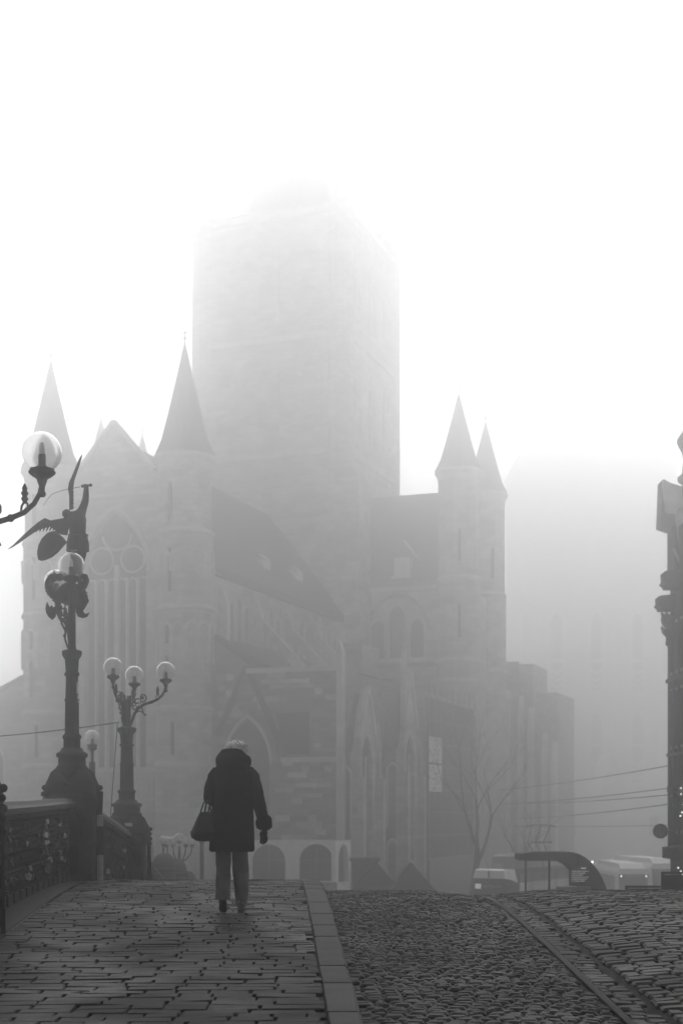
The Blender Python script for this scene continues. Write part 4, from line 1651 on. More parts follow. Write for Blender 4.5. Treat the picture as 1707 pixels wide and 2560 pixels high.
def column(parent, r, ztop):
    fl = []
    mb = MB()
    z0 = 1.56
    mb.lathe([(r * 2.5, z0), (r * 2.5, z0 + .03), (r * 2.2, z0 + .06), (r * 2.2, z0 + .16), (r * 2.55, z0 + .18), (r * 2.5, z0 + .22), (r * 1.9, z0 + .25), (r * 1.6, z0 + .3)], (0, 0, 0), 16)
    mb.build('column_base', 'iron2', parent, smooth=True)
    mb = MB()
    seg = 24
    rings = []
    prof = [(r * 1.35, z0 + .3), (r * 1.35, z0 + .42), (r * 1.5, z0 + .44), (r * 1.5, z0 + .47), (r * 1.15, z0 + .5), (r * 1.1, z0 + .95), (r * 1.2, z0 + .96), (r * 1.2, z0 + .98),
            (r * 1.05, z0 + 1.0), (r * .97, ztop - .36), (r * 1.2, ztop - .34), (r * 1.2, ztop - .31), (r * 1.0, ztop - .29), (r * 1.12, ztop - .12), (r * 1.55, ztop - .06), (r * 1.6, ztop), (r * 1.0, ztop + .02)]
    for rr, z in prof:
        rings.append([Vector((rr * (1 - .07 * (k % 2)) * cos(2 * pi * k / seg), rr * (1 - .07 * (k % 2)) * sin(2 * pi * k / seg), z)) for k in range(seg)])
    mb.loft(rings)
    mb.build('column', 'iron2', parent)

def lamp_post(name, label, x, d, azs, col_r=.105, z=None, with_pier=True, pier_r=.39, shaft_r=.075, shaft_top=-.55, extra_scroll=()):
    t = empty(name, (x, d, (G(d) if z is None else z)), 0, label, 'street lamp', 'globe lamps along the bridge')
    if with_pier:
        pier(t, pier_r)
    column(t, col_r, GZC - 1.08)
    mb = MB()
    mb.lathe([(shaft_r * 1.2, GZC - 1.07), (shaft_r, GZC - 1.0), (shaft_r * .95, GZC + shaft_top), (shaft_r * .6, GZC + shaft_top + .02)], (0, 0, 0), 14)
    mb.build('shaft', 'iron', t, smooth=True)
    for az in azs:
        a = link('arm', ARM, t, (0, 0, GZC), (0, 0, az))
        link('scroll', SCROLL, a)
        link('bracket', BRACK, a)
        link('leaf_bud', BUD, a)
        hx = (.74, 0, 0)
        h = link('globe_holder', HOLD, a, hx)
        g = link('globe', GLOBE, t, (.74 * cos(az), .74 * sin(az), GZC))
        link('bulb_socket', SOCK, g)
        link('bulb', BULB, g)
    for az in extra_scroll:
        link('scroll', BSCROLL, t, (0, 0, GZC), (0, 0, az))
    return t
lamp_post('lamp_post', 'near lamp post whose globe arm reaches in from the left edge', x_rail(12.7) + .02, 12.7, (0, radians(-160), radians(160)), pier_r=.34)
LP2 = lamp_post('lamp_post', 'lamp post with three clear globes beside the walking woman', -4.07, 27.0, (0, radians(-101), radians(87)), col_r=.115, z=1.5 - 1.55, extra_scroll=(radians(180), radians(140)))
lamp_post('lamp_post', 'pair of white globes behind the statue column', -5.95, 34.0, (radians(-80), radians(100)), z=EYE + 1.83 - GZC, with_pier=False)
# sticker on the dome
mb = MB()
mb.box(.02, .16, -.375, -.37, 1.33, 1.42)
st_ = mb.build('sticker', 'sticker', LP2)

# statue column: pier, column, lamp arms towards and away from the viewer
SX, SD = x_rail(20) + .01, 20.0
st = lamp_post('statue_lamp_post', 'tall dark lamp column carrying the winged statue', SX, SD, (radians(-80), radians(118)), col_r=.088, pier_r=.345, shaft_r=.055, shaft_top=-.45, extra_scroll=(radians(180),))
mb = MB()
mb.box(.075, .095, -.05, -.02, 2.62, 2.78)
mb.box(.078, .098, -.04, .0, 2.5, 2.6)
mb.build('sticker', 'sticker', st)
# dragon under the statue
SB = EYE + 5.851                    # z = SB - .001615*y for the tracing units below
def sz(yy):
    return SB - .001615 * yy
def sx(xx):
    return SX + (xx - 627) * .001615
zb = G(SD)
dr = empty('dragon_statue', (SX, SD + .1, sz(1800)), 0, 'dark bronze dragon coiled under the winged statue', 'statue')
def rel(o, p):
    return Vector(p) - o.location
def q(xx, yy, y=0.):
    return (sx(xx), SD + .1 + y, sz(yy))
body_pts = [q(600, 1790, .02), q(610, 1730), q(620, 1680), q(600, 1640), q(560, 1660, -.05), q(500, 1715, -.06), q(440, 1670, -.06), q(418, 1610, -.05), q(430, 1555, -.05), q(470, 1535, -.06), q(510, 1540, -.08)]
mb = MB()
me = skin_mesh('body', [rel(dr, p) for p in body_pts], [(i, i + 1) for i in range(len(body_pts) - 1)], [.12, .17, .19, .16, .13, .1, .082, .074, .068, .07, .045], 'bronze')
link('body', me, dr)
tail = [q(640, 1640), q(690, 1640, -.05), q(725, 1612, -.06), q(745, 1570, -.05), q(735, 1530, -.03), q(705, 1518, 0), q(686, 1545, .03), q(672, 1600, .04)]
mb = MB()
mb.tube([rel(dr, p) for p in tail], [.09, .07, .055, .048, .042, .036, .03, .02], 9)
mb.tube([rel(dr, p) for p in (q(640, 1660), q(700, 1690, -.03), q(720, 1740, -.02), q(690, 1790), q(650, 1800))], [.1, .09, .075, .07, .06], 9)
mb.build('tail', 'bronze', dr, smooth=True)
mb = MB()
for i, (xx, yy) in enumerate([(412, 1580), (404, 1610), (403, 1640), (412, 1670), (428, 1695), (450, 1720), (470, 1745), (735, 1680), (738, 1705), (732, 1730), (722, 1755), (742, 1590), (748, 1560), (430, 1530), (450, 1518)]):
    p = rel(dr, q(xx, yy, -.05))
    mb.lathe([(.022, -.01), (.012, .02), (.002, .045)], p, 5, axis=(-1 if xx < 600 else 1, 0, .3))
mb.build('spines', 'bronze', dr)
mb = MB()
mb.lathe([(.05, 0), (.06, .04), (.04, .1), (.025, .13)], rel(dr, q(500, 1545, -.08)), 8, axis=(1, -.2, .15))
mb.lathe([(.02, 0), (.004, .09)], rel(dr, q(480, 1525, -.05)), 6, axis=(-.4, 0, 1))
mb.build('head', 'bronze', dr, smooth=True)
for name, pl in (('left', [(480, 1790), (455, 1800), (440, 1778), (425, 1800), (400, 1750), (387, 1800), (392, 1845), (415, 1885), (445, 1908), (470, 1885), (490, 1830)]),
                 ('right', [(655, 1790), (690, 1780), (705, 1800), (716, 1835), (735, 1858), (770, 1845), (750, 1880), (710, 1893), (670, 1880), (652, 1840)])):
    mb = MB()
    mb.ext([((xx - 627) * .001615, -(yy - 1800) * .001615) for xx, yy in pl], (0, -.03, 0), (1, 0, 0), (0, 0, 1), (0, .03, 0))
    mb.build('wing', 'bronze', dr)

# winged statue
an = empty('winged_statue', (SX + .03, SD + .08, sz(1480)), 0, 'bronze winged warrior statue raising a curved sword and shield', 'statue')
def A(xx, yy, y=0.):
    return rel(an, (sx(xx), SD + .08 + y, sz(yy)))
vb = [A(668, 1210), A(668, 1150), A(665, 1080), A(655, 1010), A(610, 985, .02), A(575, 982, .03),      # 0-5 pelvis .. head
      A(695, 985), A(715, 920, .02), A(738, 860, .0), A(745, 760, -.02), A(745, 738, -.02),            # 6-10 right arm raised
      A(610, 1030, .02), A(550, 1065, .06), A(490, 1110, .1), A(455, 1150, .12),                       # 11-14 left arm
      A(700, 1250), A(708, 1330, -.04), A(690, 1420, -.02), A(690, 1500), A(690, 1515, -.07),          # 15-19 right leg
      A(640, 1250), A(645, 1340, .05), A(640, 1430, .07), A(640, 1510, .06), A(640, 1522, -.01)]       # 20-24 left leg
eb = [(0, 1), (1, 2), (2, 3), (3, 4), (4, 5), (3, 6), (6, 7), (7, 8), (8, 9), (9, 10), (3, 11), (11, 12), (12, 13), (13, 14),
      (0, 15), (15, 16), (16, 17), (17, 18), (18, 19), (0, 20), (20, 21), (21, 22), (22, 23), (23, 24)]
rb = [.115, .115, .14, .12, .05, .06, .075, .06, .055, .038, .036, .07, .052, .042, .035, .085, .075, .055, .042, .035, .085, .075, .055, .042, .035]
link('body', skin_mesh('body', vb, eb, rb, 'bronze'), an)
mb = MB()
hc = A(570, 980, .03)
mb.sphere(hc, .062, 14, 10, 1, 1, 1.1)
rh = random.Random(2)
for k in range(26):
    a, b = rh.uniform(0, 2 * pi), rh.uniform(-.6, 1.2)
    mb.sphere(hc + Vector((cos(a) * cos(b), sin(a) * cos(b), sin(b))) * .055, .018, 6, 4)
mb.build('curled_hair', 'bronze', an, smooth=True)
mb = MB()          # belt and skirt of straps
rings = []
for xx, yy, rx in ((672, 1165, .125), (668, 1185, .132), (670, 1240, .15), (668, 1310, .155)):
    c = A(xx, yy)
    rings.append([c + Vector((rx * cos(a) * (1 + .05 * ((k % 2) * 2 - 1) * (rx > .13)), rx * .8 * sin(a), 0)) for k, a in enumerate([2 * pi * i / 24 for i in range(24)])])
mb.loft(rings)
mb.tube([A(672, 1170) + Vector((.128 * cos(a), .105 * sin(a), 0)) for a in [2 * pi * i / 20 for i in range(21)]], .016, 6)
mb.build('kilt', 'bronze', an)
mb = MB()
mb.loft([[A(700, 955, -.04), A(716, 950, .05), A(712, 960, .06), A(690, 965, -.02)], [A(706, 1034, -.07), A(740, 1034, .05), A(732, 1036, .08), A(690, 1020, -.04)]])
mb.build('shoulder_cape', 'bronze', an)
def wing(pl, curve, feathers, th=.02):
    mb = MB()
    pts = [A(xx, yy, curve(xx, yy)) for xx, yy in pl]
    n = len(pts)
    mb.add([p + Vector((0, -th / 2, 0)) for p in pts] + [p + Vector((0, th / 2, 0)) for p in pts],
           [tuple(range(n)), tuple(range(2 * n - 1, n - 1, -1))] + [(i, i + n, (i + 1) % n + n, (i + 1) % n) for i in range(n)])
    w = mb.build('wing', 'bronze', an)
    for (x0, y0, x1, y1, r) in feathers:
        f = MB()
        a, b = A(x0, y0, curve(x0, y0) - .012), A(x1, y1, curve(x1, y1) - .012)
        f.tube([a, a.lerp(b, .4), a.lerp(b, .8), b], [r * .7, r, r * .8, r * .25], 6, .6)
        f.build('feather', 'bronze', w)
    return w
up = [(630, 945), (598, 945), (600, 830), (590, 770), (600, 720), (625, 670), (660, 590), (695, 515), (720, 478), (716, 505), (695, 570), (668, 640), (645, 705), (636, 760), (634, 850), (632, 900)]
wing(up, lambda x, y: -.02 - .0002 * (950 - y), [(602, 800 + 30 * k, 642, 765 + 32 * k, .016) for k in range(6)] + [(606, 745, 690, 560, .014), (612, 735, 660, 625, .014), (600, 760, 640, 700, .013)])
lf = [(590, 1012), (520, 1030), (440, 1047), (392, 1028), (370, 1040), (330, 1068), (260, 1140), (190, 1222), (120, 1272), (78, 1306), (110, 1292), (175, 1248), (250, 1190), (320, 1140), (370, 1120),
      (430, 1100), (470, 1125), (520, 1165), (580, 1172), (592, 1110)]
wing(lf, lambda x, y: -.02 - .00022 * (600 - x), [(360 + 26 * k, 1050 + 4 * k, 318 + 28 * k, 1155 - 3 * k, .014) for k in range(6)] + [(330, 1075, 180, 1235, .014), (300, 1100, 110, 1290, .012), (350, 1070, 240, 1190, .014)])
mb = MB()
shp = [(400, 1145), (350, 1195), (320, 1255), (309, 1320), (318, 1378), (345, 1388), (390, 1378), (440, 1355), (490, 1315), (530, 1270), (570, 1225), (540, 1185), (505, 1155), (460, 1128), (430, 1132)]
cx_, cy_ = 430, 1260
ra = [A(xx, yy, .05) for xx, yy in shp]
rb_ = [A(cx_ + (xx - cx_) * .93, cy_ + (yy - cy_) * .93, .0) for xx, yy in shp]
rc = [A(cx_ + (xx - cx_) * .5, cy_ + (yy - cy_) * .5, -.03) for xx, yy in shp]
mb.loft([ra, [p + Vector((0, -.025, 0)) for p in ra], [p + Vector((0, -.02, 0)) for p in rb_], rc])
mb.build('shield', 'bronze', an)
mb = MB()
bl = [(690, 748), (640, 758), (585, 768), (520, 785), (475, 800), (445, 815), (420, 840), (395, 875), (365, 924)]
mb.tube([A(xx, yy, -.02) for xx, yy in bl], [.008, .007, .0065, .006, .006, .0055, .005, .0045, .002], 5, .5)
mb.build('sword_blade', 'bronze', an)
mb = MB()
mb.tube([A(700, 746, -.02), A(715, 742, -.02), A(770, 735, -.02)], [.018, .024, .014], 7)
mb.sphere(A(783, 733, -.02), .024, 9, 6)
mb.sphere(A(742, 740, -.02), .036, 9, 6, 1.1, .9, .8)
mb.build('sword_hilt', 'bronze', an, smooth=True)

# ------------------------------------------------------------------ domed stone piers and far lamps at the end of the bridge
def far_pier(label, x, d, z):
    t = empty('bollard_pier', (x, d, z), 0, label, 'pier', 'domed piers at the foot of the bridge')
    mb = MB()
    mb.lathe([(.36, -1.5), (.36, .55), (.4, .57), (.4, .66), (.36, .68), (.38, .72), (.37, .86), (.3, 1.0), (.18, 1.1), (.02, 1.14)], (0, 0, 0), 20)
    mb.build('shaft', 'pier2', t, smooth=True)
    mb = MB()
    mb.tube([(.39 * cos(a), .39 * sin(a), .61) for a in [2 * pi * i / 20 for i in range(21)]], .035, 6)
    mb.build('moulding', 'pier', t)
far_pier('largest domed pier beyond the middle lamp post', P(411, 2200, 46)[0], 46, EYE - 1.12 - (2134 - 2040) / 3555 * 46)
far_pier('middle one of the three far domed piers', P(440, 2200, 50)[0], 50, EYE - 1.12 - (2148 - 2040) / 3555 * 50)
far_pier('small low domed pier farthest along the bridge', P(466, 2200, 54)[0], 54, EYE - 1.12 - (2178 - 2040) / 3555 * 54)
def candelabra(label, x, d, zc, n, reach, r=.17, zg=None):
    t = empty('candelabra_lamp', (x, d, GZ), 0, label, 'street lamp', 'far globe lamps')
    mb = MB()
    top = zc - GZ
    mb.lathe([(.16, 0), (.13, .6), (.08, .8), (.07, top - .9), (.12, top - .85), (.06, top - .75), (.04, top - .2)], (0, 0, 0), 10)
    mb.build('column', 'iron2', t, smooth=True)
    gm = GLOBE
    for k in range(n):
        off = 0 if n == 1 else -reach + 2 * reach * k / (n - 1)
        h = top + (.14 if n > 1 and k == n // 2 else 0)
        if abs(off) > .01:
            mb = MB()
            mb.tube([(0, 0, top - .85), (off * .5, 0, top - .75), (off * .92, 0, top - .5), (off, 0, top - r)], .03, 6)
            mb.build('arm', 'iron2', t)
        g_ = link('globe', gm, t, (off, 0, h))
        g_.scale = (r / GR,) * 3
        link('bulb', BULB, g_)
        mb = MB()
        mb.lathe([(.04, -.26), (.09, -.19), (.09, -.14)], (off, 0, h), 8)
        mb.build('globe_holder', 'iron2', t)
candelabra('five globe candelabra lamp far down the bridge', P(449, 2102, 56)[0], 56, P(449, 2102, 56)[2], 5, .5)
candelabra('single globe lamp above the largest domed pier', P(409, 2100, 55)[0], 55, P(409, 2100, 55)[2], 1, 0)
candelabra('lone globe lamp post half hidden behind the handbag', P(505, 2046, 52)[0], 52, P(505, 2046, 52)[2], 1, 0, .22)

# ------------------------------------------------------------------ balustrades with padlocks
def pt_rail(t, d0, d1, x0, x1, h, z0, z1):
    return Vector((x0 + (x1 - x0) * t, d0 + (d1 - d0) * t, z0 + (z1 - z0) * t + h))
BAL = MB().lathe([(.016, 0), (.03, .02), (.016, .06), (.013, .3), (.026, .36), (.013, .42), (.013, .7), (.024, .78), (.014, .82), (.014, .88)], (0, 0, 0), 6).mesh('baluster', 'iron', True)
def ring_mesh():
    mb = MB()
    mb.tube([(0, .07 * cos(a), .55 + .09 * sin(a)) for a in [2 * pi * i / 12 for i in range(13)]], .013, 5)
    mb.tube([(0, .06 * cos(a), .2 + .07 * sin(a)) for a in [2 * pi * i / 12 for i in range(13)]], .012, 5)
    mb.tube([(0, -.07, .3), (0, 0, .42), (0, .07, .3)], .011, 5)
    mb.sphere((0, 0, .55), .035, 6, 5)
    mb.sphere((0, 0, .2), .03, 6, 5)
    return mb.mesh('ornament', 'iron', True)
ORN = ring_mesh()
FOOT = MB().box(-.05, .05, -.11, .11, -.05, .13).mesh('foot_block', 'iron')
lock_body = MB()
lock_body.box(-.012, .012, -.026, .026, -.025, .025)
LOCKB = [lock_body.mesh('padlock', m) for m in ('brass',) * 11 + ('steel',)]
shk = MB()
shk.tube([(0, .017 * cos(a), .025 + .03 * sin(a)) for a in [pi * i / 8 for i in range(9)]], .005, 5)
SHK = shk.mesh('shackle', 'iron2', True)
def balustrade(label, d0, d1, x0, x1, z0, z1, nlock, lock_label, seed, group, rise=0.):
    t = empty('balustrade', ((x0 + x1) / 2, (d0 + d1) / 2, (z0 + z1) / 2), 0, label, 'balustrade', 'iron balustrades of the bridge')
    org = t.location
    n = max(4, int((d1 - d0) / .5))
    def line(h):
        return [pt_rail(i / n, d0, d1, x0, x1, h, z0, z1) + Vector((0, 0, rise * 4 * (i / n) * (1 - i / n))) - org for i in range(n + 1)]
    rings = []
    for p in line(1.02):
        rings.append([p + Vector(o) for o in ((-.1, 0, -.03), (-.11, 0, .03), (-.07, 0, .06), (-.05, 0, .1), (.05, 0, .1), (.07, 0, .06), (.11, 0, .03), (.1, 0, -.03))])
    mb = MB()
    mb.loft(rings)
    mb.build('handrail', 'rail', t)
    for h, w in ((.1, .025), (.36, .012), (.82, .014), (.95, .03)):
        mb = MB()
        mb.tube(line(h), w, 6)
        mb.build('rail', 'iron', t)
    m = int((d1 - d0) / .13)
    for i in range(m + 1):
        p = pt_rail(i / m, d0, d1, x0, x1, .08, z0, z1) + Vector((0, 0, rise * 4 * (i / m) * (1 - i / m))) - org
        link('baluster', BAL, t, p)
        if i < m:
            link('ornament', ORN, t, p + Vector((.0, .065, .03)))
    for i in range(0, m + 1, 3):
        p = pt_rail(i / m, d0, d1, x0, x1, 0, z0, z1) - org
        link('foot_block', FOOT, t, p)
    rg = random.Random(seed)
    for k in range(nlock):
        tt = rg.uniform(.03, .97)
        h = rg.choice((.82, .82, .36, .5, .62, .68, .26)) + rg.uniform(-.1, .03)
        p = pt_rail(tt, d0, d1, x0, x1, h, z0, z1) + Vector((rg.uniform(.02, .05), 0, 0))
        lm = rg.choice(LOCKB)
        lk = link('padlock', lm, None, p, (rg.uniform(-.5, .5), rg.uniform(-.4, .4), rg.uniform(-1.2, 1.2)))
        s = rg.uniform(.8, 1.5)
        lk.scale = (s, s, s)
        look = 'bright steel' if lm.materials[0] == M['steel'] else 'dark'
        lev = 'high' if h > .7 else 'low' if h < .4 else 'midway'
        zone = ('nearest the left edge', 'around its middle', 'close to the statue pier')[int(tt * 3)] if seed == 31 else ('close to the statue pier', 'around its middle', 'close to the middle lamp')[int(tt * 3)]
        tag(lk, '%s padlock %s on the %s, %s' % (look, lev, lock_label, zone), 'padlock', '%s, %s %s %s' % (group, look, lev, zone))
        link('shackle', SHK, lk)
balustrade('near iron balustrade hung with padlocks at the left edge', 13.1, 19.66, x_rail(13.1), x_rail(19.66), G(13.1) + .02, G(19.66) + .02, 150,
           'near balustrade', 31, 'padlocks on the near balustrade')
balustrade('iron balustrade running down between the two lamp piers', 20.36, 26.6, x_rail(20.36) + .1, -4.02, G(20.36) + .02, G(26.6) - .02, 70,
           'balustrade between the piers', 33, 'padlocks on the balustrade between the piers')
balustrade('far balustrade sloping down past the middle lamp post', 27.4, 45.5, -4.1, P(405, 2200, 45.5)[0], G(27.4) - .05, G(45.5) - .1, 0, '', 35, '')
# slim marker post against the statue pier
mp_ = empty('marker_post', (SX + .43, SD - .2, G(SD)), 0, 'slim pale post with dark band against the statue pier', 'post')
for nm, z0, z1, m_ in (('lower_tube', -.1, .36, 'grey'), ('dark_sleeve', .36, .76, 'iron'), ('upper_tube', .76, .92, 'grey'), ('iron_cap', .92, 1.25, 'iron')):
    mb = MB()
    mb.lathe([(.045 if nm != 'iron_cap' else .03, z0), (.045, z1 - .01), (.02, z1)], (0, 0, 0), 10)
    mb.build(nm, m_, mp_)

# ------------------------------------------------------------------ woman walking away
PX, PD = -1.105, 14.4
PZ = G(PD)
wm = empty('person', (PX, PD, PZ), 0, 'grey haired woman in long black hooded coat walking away', 'person')
# continuous figure under the clothes
bv = [(0, 0, .88), (0, 0, 1.05), (0, .0, 1.25), (0, .02, 1.42), (.0, .05, 1.52), (.03, .09, 1.62),
      (-.17, .02, 1.42), (-.24, -.02, 1.2), (-.17, .1, 1.1), (.18, .02, 1.42), (.25, -.01, 1.18), (.31, -.02, .95), (.32, .0, .87),
      (-.09, 0, .82), (-.087, -.03, .48), (-.086, -.115, .2), (-.088, -.115, .16), (.075, 0, .82), (.075, .05, .48), (.085, .065, .14), (.085, .06, .1)]
be = [(0, 1), (1, 2), (2, 3), (3, 4), (4, 5), (3, 6), (6, 7), (7, 8), (3, 9), (9, 10), (10, 11), (11, 12), (0, 13), (13, 14), (14, 15), (15, 16), (0, 17), (17, 18), (18, 19), (19, 20)]
brd = [.13, .12, .13, .1, .05, .085, .06, .045, .035, .06, .045, .035, .03, .075, .055, .035, .03, .075, .055, .035, .03]
link('body', skin_mesh('body', bv, be, brd, 'skin'), wm)
# coat
def ell(cx, cy, z, rx, ry, seg=36, fold=0., ph=0., sqr=2.4):
    out = []
    for k in range(seg):
        a = 2 * pi * k / seg
        c, s_ = cos(a), sin(a)
        qq = (abs(c)**sqr + abs(s_)**sqr)**(-1 / sqr)
        r = 1 + fold * sin(5 * a + ph) + fold * .6 * sin(9 * a + 2 * ph)
        out.append(Vector((cx + rx * qq * c * r, cy + ry * qq * s_ * r, z)))
    return out
mb = MB()
mb.loft([ell(-.005, 0, .615, .215, .17, fold=.02, ph=.4), ell(-.008, 0, .632, .226, .178, fold=.025, ph=.4), ell(-.005, 0, .8, .222, .175, fold=.022, ph=.5), ell(0, 0, 1.0, .212, .165, fold=.014, ph=.7),
         ell(.005, 0, 1.15, .205, .155, fold=.01, ph=.9), ell(.008, 0, 1.3, .212, .15, fold=.006), ell(.01, .01, 1.4, .216, .14), ell(.01, .02, 1.45, .205, .125), ell(.01, .03, 1.485, .165, .1), ell(.01, .04, 1.51, .1, .08)])
coat = mb.build('coat', 'coat', wm, smooth=True)
mb = MB()
mb.tube([(.0, -.172, .63), (.0, -.172, .9), (.002, -.158, 1.1), (.005, -.147, 1.3), (.008, -.135, 1.42)], .004, 5)
mb.build('back_seam', 'coat', coat)
def sleeve(pts, rad, name):
    mb = MB()
    P_ = []
    R_ = []
    rr = random.Random(5)
    for i in range(len(pts) - 1):
        for k in range(5):
            t = k / 5
            P_.append(Vector(pts[i]).lerp(Vector(pts[i + 1]), t))
            R_.append((rad[i] + (rad[i + 1] - rad[i]) * t) * (1 + rr.uniform(-.045, .045)))
    P_.append(Vector(pts[-1]))
    R_.append(rad[-1])
    mb.tube(P_, R_, 16)
    return mb.build(name, 'coat', wm, smooth=True)
sleeve([(.145, .02, 1.425), (.2, .01, 1.36), (.245, .0, 1.2), (.285, -.01, 1.05), (.315, -.01, .93)], [.075, .08, .073, .066, .06], 'sleeve')
sleeve([(-.13, .02, 1.425), (-.175, .01, 1.36), (-.215, -.01, 1.24), (-.225, -.01, 1.155), (-.15, .1, 1.11), (-.05, .2, 1.12)], [.075, .078, .07, .068, .06, .055], 'sleeve')
# hood lying on the shoulders, high collar up to the hair
mb = MB()
rings = []
for (z, rx, ry, cy, cx) in ((1.44, .1, .06, -.03, .012), (1.455, .155, .12, -.03, .012), (1.49, .176, .15, -.035, .013), (1.54, .18, .155, -.03, .013), (1.575, .168, .145, -.02, .01), (1.6, .14, .125, -.005, .0),
                             (1.625, .118, .11, .01, -.005), (1.65, .095, .09, .02, -.008), (1.658, .05, .06, .03, -.005)):
    rings.append(ell(cx, cy, z, rx, ry, 32, .018, z * 9, 2.2))
mb.loft(rings)
mb.build('hood', 'fur', wm, smooth=True)
# hair: locks combed over the crown, fuller at the right side
mb = MB()
mb.sphere((.03, .1, 1.645), .092, 18, 12, 1.0, 1.05, .98)
hc = Vector((.03, .1, 1.645))
hair = mb.build('hair', 'hair', wm, smooth=True)
rh = random.Random(17)
for m_, cnt, nm in (('hair', 150, 'hair_locks'), ('hair_dark', 34, 'dark_hair_locks')):
    mb = MB()
    for k in range(cnt):
        a = rh.uniform(-pi * .98, .12)
        e0 = rh.uniform(.7, 1.45)
        e1 = e0 - rh.uniform(.6, 1.3)
        pts = []
        sw = rh.uniform(.1, .6)
        for i in range(6):
            t = i / 5
            e = e0 + (e1 - e0) * t
            aa = a + sw * t
            r = .094 + (.012 if m_ == 'hair_dark' else .008) * sin(t * 3 + k) + .004 * (k % 3) + (.016 * t if cos(aa) > .2 else .004 * t)
            pts.append(hc + Vector((cos(aa) * cos(e), sin(aa) * cos(e) * 1.05, sin(e))) * r)
        mb.tube(pts, [.003, .006, .007, .006, .004, .002] if m_ == 'hair' else [.002, .003, .004, .003, .002, .001], 4)
    for k in range(cnt // 5):       # tuft over the collar at the right
        p = hc + Vector((.075 + rh.uniform(-.01, .015), rh.uniform(-.06, .0), rh.uniform(-.03, .01)))
        dv = Vector((rh.uniform(.1, .5), rh.uniform(-.4, .1), -1)).normalized()
        pts = [p, p + dv * .025 + Vector((.006, 0, 0)), p + dv * .05 + Vector((.014, 0, 0)), p + dv * .065 + Vector((.024, 0, .006))]
        mb.tube(pts, [.005, .006, .005, .002], 4)
    mb.build(nm, m_, hair, smooth=True, fix=False)
# right cuff of fur and gloved hand
mb = MB()
rr = random.Random(9)
cpts = [(.31, -.01, .965), (.317, -.01, .945), (.32, -.008, .9), (.325, -.005, .855), (.325, -.003, .838)]
mb.tube(cpts, [.06, .08, .086, .08, .05], 18)
for i, v in enumerate(mb.v):
    mb.v[i] = (v[0] + rr.uniform(-.005, .005), v[1] + rr.uniform(-.005, .005), v[2] + rr.uniform(-.005, .005))
mb.build('fur_cuff', 'fur', wm, smooth=True)
hv = [(.325, 0, .86), (.327, .002, .82), (.326, .004, .785), (.322, .005, .76)]
hedge = [(0, 1), (1, 2), (2, 3)]
hr = [(.03, .024), (.04, .024), (.044, .022), (.04, .02)]
hand = skin_mesh('glove', hv, hedge, hr, 'glove', 2)
gl = link('glove', hand, wm)
for (fx, fy, ln, cur, r) in ((-.028, .012, .066, .01, .0125), (-.009, .014, .078, .012, .013), (.01, .014, .072, .014, .0125), (.027, .012, .058, .014, .0115)):
    b = Vector((.324 + fx, .002 + fy * .5, .765))
    mb = MB()
    mb.tube([b, b + Vector((-.003, .004, -ln * .4)), b + Vector((-.007, .004 + cur, -ln * .75)), b + Vector((-.012, .006 + cur * 1.8, -ln))], [r, r, r * .95, r * .6], 8)
    mb.build('finger', 'glove', gl, smooth=True)
mb = MB()
b = Vector((.296, .008, .815))
mb.tube([b, b + Vector((-.006, .01, -.022)), b + Vector((-.008, .016, -.042)), b + Vector((-.004, .02, -.06))], [.014, .014, .012, .007], 8)
mb.build('thumb', 'glove', gl, smooth=True)
# left gloved hand closed in front of the body
hv = [(-.06, .19, 1.12), (-.02, .215, 1.11), (.01, .22, 1.095)]
g2 = link('glove', skin_mesh('glove', hv, [(0, 1), (1, 2)], [.03, .036, .03], 'glove', 2), wm)
for k in range(4):
    b = Vector((.005, .225, 1.12 - k * .018))
    mb = MB()
    mb.tube([b, b + Vector((.03, .0, -.004)), b + Vector((.035, -.025, -.006)), b + Vector((.015, -.035, -.006))], [.01, .01, .009, .007], 7)
    mb.build('finger', 'glove', g2, smooth=True)
# trousers
def leg(pts, rad, nm, seed, flat):
    rr = random.Random(seed)
    mb = MB()
    P_, R_ = [], []
    for i in range(len(pts) - 1):
        for k in range(4):
            t = k / 4
            P_.append(Vector(pts[i]).lerp(Vector(pts[i + 1]), t))
            R_.append((rad[i] + (rad[i + 1] - rad[i]) * t) * (1 + rr.uniform(-.05, .05)))
    P_.append(Vector(pts[-1]))
    R_.append(rad[-1])
    seg = 20
    rings = []
    for i, (p, r) in enumerate(zip(P_, R_)):
        rings.append([p + Vector((r * cos(a) * flat, r * sin(a), .012 * sin(3 * a + i) * (i % 2))) * 1 for a in [2 * pi * k / seg for k in range(seg)]])
    mb.loft(rings)
    return mb.build(nm, 'trouser', wm, smooth=True)
leg([(-.085, 0, .85), (-.087, -.01, .62), (-.085, -.035, .45), (-.085, -.09, .28), (-.083, -.13, .135)], [.09, .082, .076, .076, .078], 'trouser_leg', 1, .98)
leg([(.075, .0, .85), (.075, .02, .62), (.08, .06, .45), (.088, .08, .27), (.09, .07, .14), (.088, .065, .08)], [.09, .08, .086, .08, .062, .06], 'trouser_leg', 2, .98)
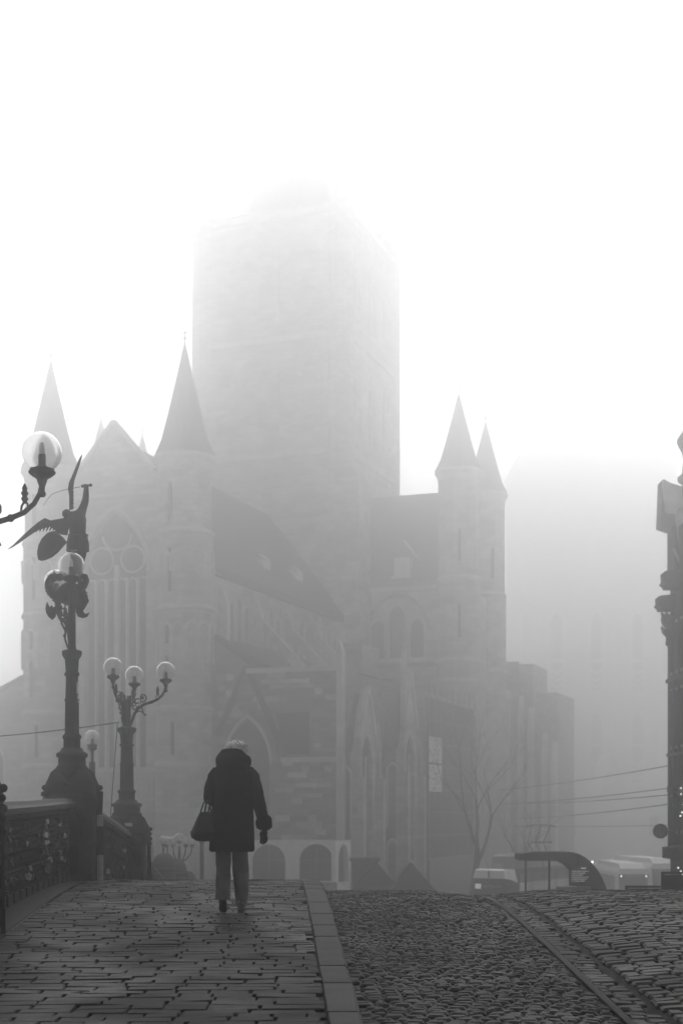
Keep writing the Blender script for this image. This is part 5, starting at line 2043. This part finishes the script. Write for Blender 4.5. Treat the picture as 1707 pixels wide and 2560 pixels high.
def shoe(loc, rx, nm):
    t = bpy.data.objects.new(nm, None)
    mb = MB()
    rings = []
    for y, w, h in ((-.105, .022, .03), (-.1, .034, .075), (-.06, .038, .09), (.0, .036, .085), (.06, .042, .06), (.11, .042, .045), (.145, .03, .03), (.155, .012, .018)):
        rings.append([Vector((w * cos(a), y, max(0, h / 2 + h / 2 * sin(a)) + .016)) for a in [2 * pi * k / 14 for k in range(14)]])
    mb.loft(rings)
    s = mb.build('shoe', 'shoe', wm, smooth=True, loc=loc)
    s.rotation_euler = (rx, 0, 0)
    mb = MB()
    out = [(-.026, -.1), (.026, -.1), (.034, -.05), (.03, .0), (.042, .07), (.038, .12), (.015, .155), (-.015, .155), (-.038, .12), (-.042, .07), (-.03, 0), (-.034, -.05)]
    mb.ext(out, (0, 0, 0), (1, 0, 0), (0, 1, 0), (0, 0, .02))
    mb.box(-.028, .028, -.1, -.045, -.012, .002)
    mb.build('sole', 'sole', s)
    return s
shoe((.088, .05, .013), 0, 'shoe')
shoe((-.09, -.10, .085), -.62, 'shoe')

for pts in (((-.085, -.12, .24), (-.087, -.125, .16), (-.09, -.13, .12)), ((.085, .07, .2), (.086, .045, .1), (.087, .03, .06))):
    mb = MB()
    mb.tube(pts, [.045, .042, .036], 10)
    mb.build('sock', 'grey2', wm, smooth=True)

# handbag on the left forearm
hbg = empty('handbag', (PX - .29, PD - .05, PZ + .72), 0, 'black leather handbag hanging from the woman left forearm', 'handbag')
mb = MB()
def bagring(z, x0, x1, ry, n=20):
    cx, hw = (x0 + x1) / 2, (x1 - x0) / 2
    out = []
    for k in range(n):
        a = 2 * pi * k / n
        c, s_ = cos(a), sin(a)
        qq = (abs(c)**3 + abs(s_)**3)**(-1 / 3)
        out.append(Vector((cx + hw * qq * c, ry * qq * s_, z + .012 * cos(a) * (x1 - x0))))
    return out
mb.loft([bagring(.0, -.02, .1, .06), bagring(.008, -.07, .13, .085), bagring(.04, -.118, .15, .1), bagring(.085, -.128, .155, .1), bagring(.15, -.1, .145, .085), bagring(.22, -.07, .12, .055), bagring(.285, -.038, .1, .022), bagring(.292, -.034, .096, .016)])
bd = mb.build('bag_body', 'leather', hbg, smooth=True)
mb = MB()
mb.tube([Vector(p) + Vector((0, 0, .0)) for p in bagring(.1, -.126, .154, .1)] + [Vector(bagring(.1, -.126, .154, .1)[0])], .005, 5)
mb.tube([Vector((-.03, -.03, .285)), Vector((.03, -.028, .292)), Vector((.09, -.03, .287))], .007, 5)
mb.build('seam', 'leather', bd)
for yy, dx in ((-.03, 0), (.03, .035)):
    mb = MB()
    mb.tube([(-.025 + dx, yy, .25), (-.02 + dx, yy, .3), (.005 + dx * .7, yy * .8, .38), (.035 + dx * .4, yy * .5, .415), (.06, yy * .6, .405), (.07, yy, .36), (.055 + dx * .6, yy, .29), (.05 + dx * .6, yy, .25)], .0085, 7)
    mb.build('handle', 'leather', hbg, smooth=True)
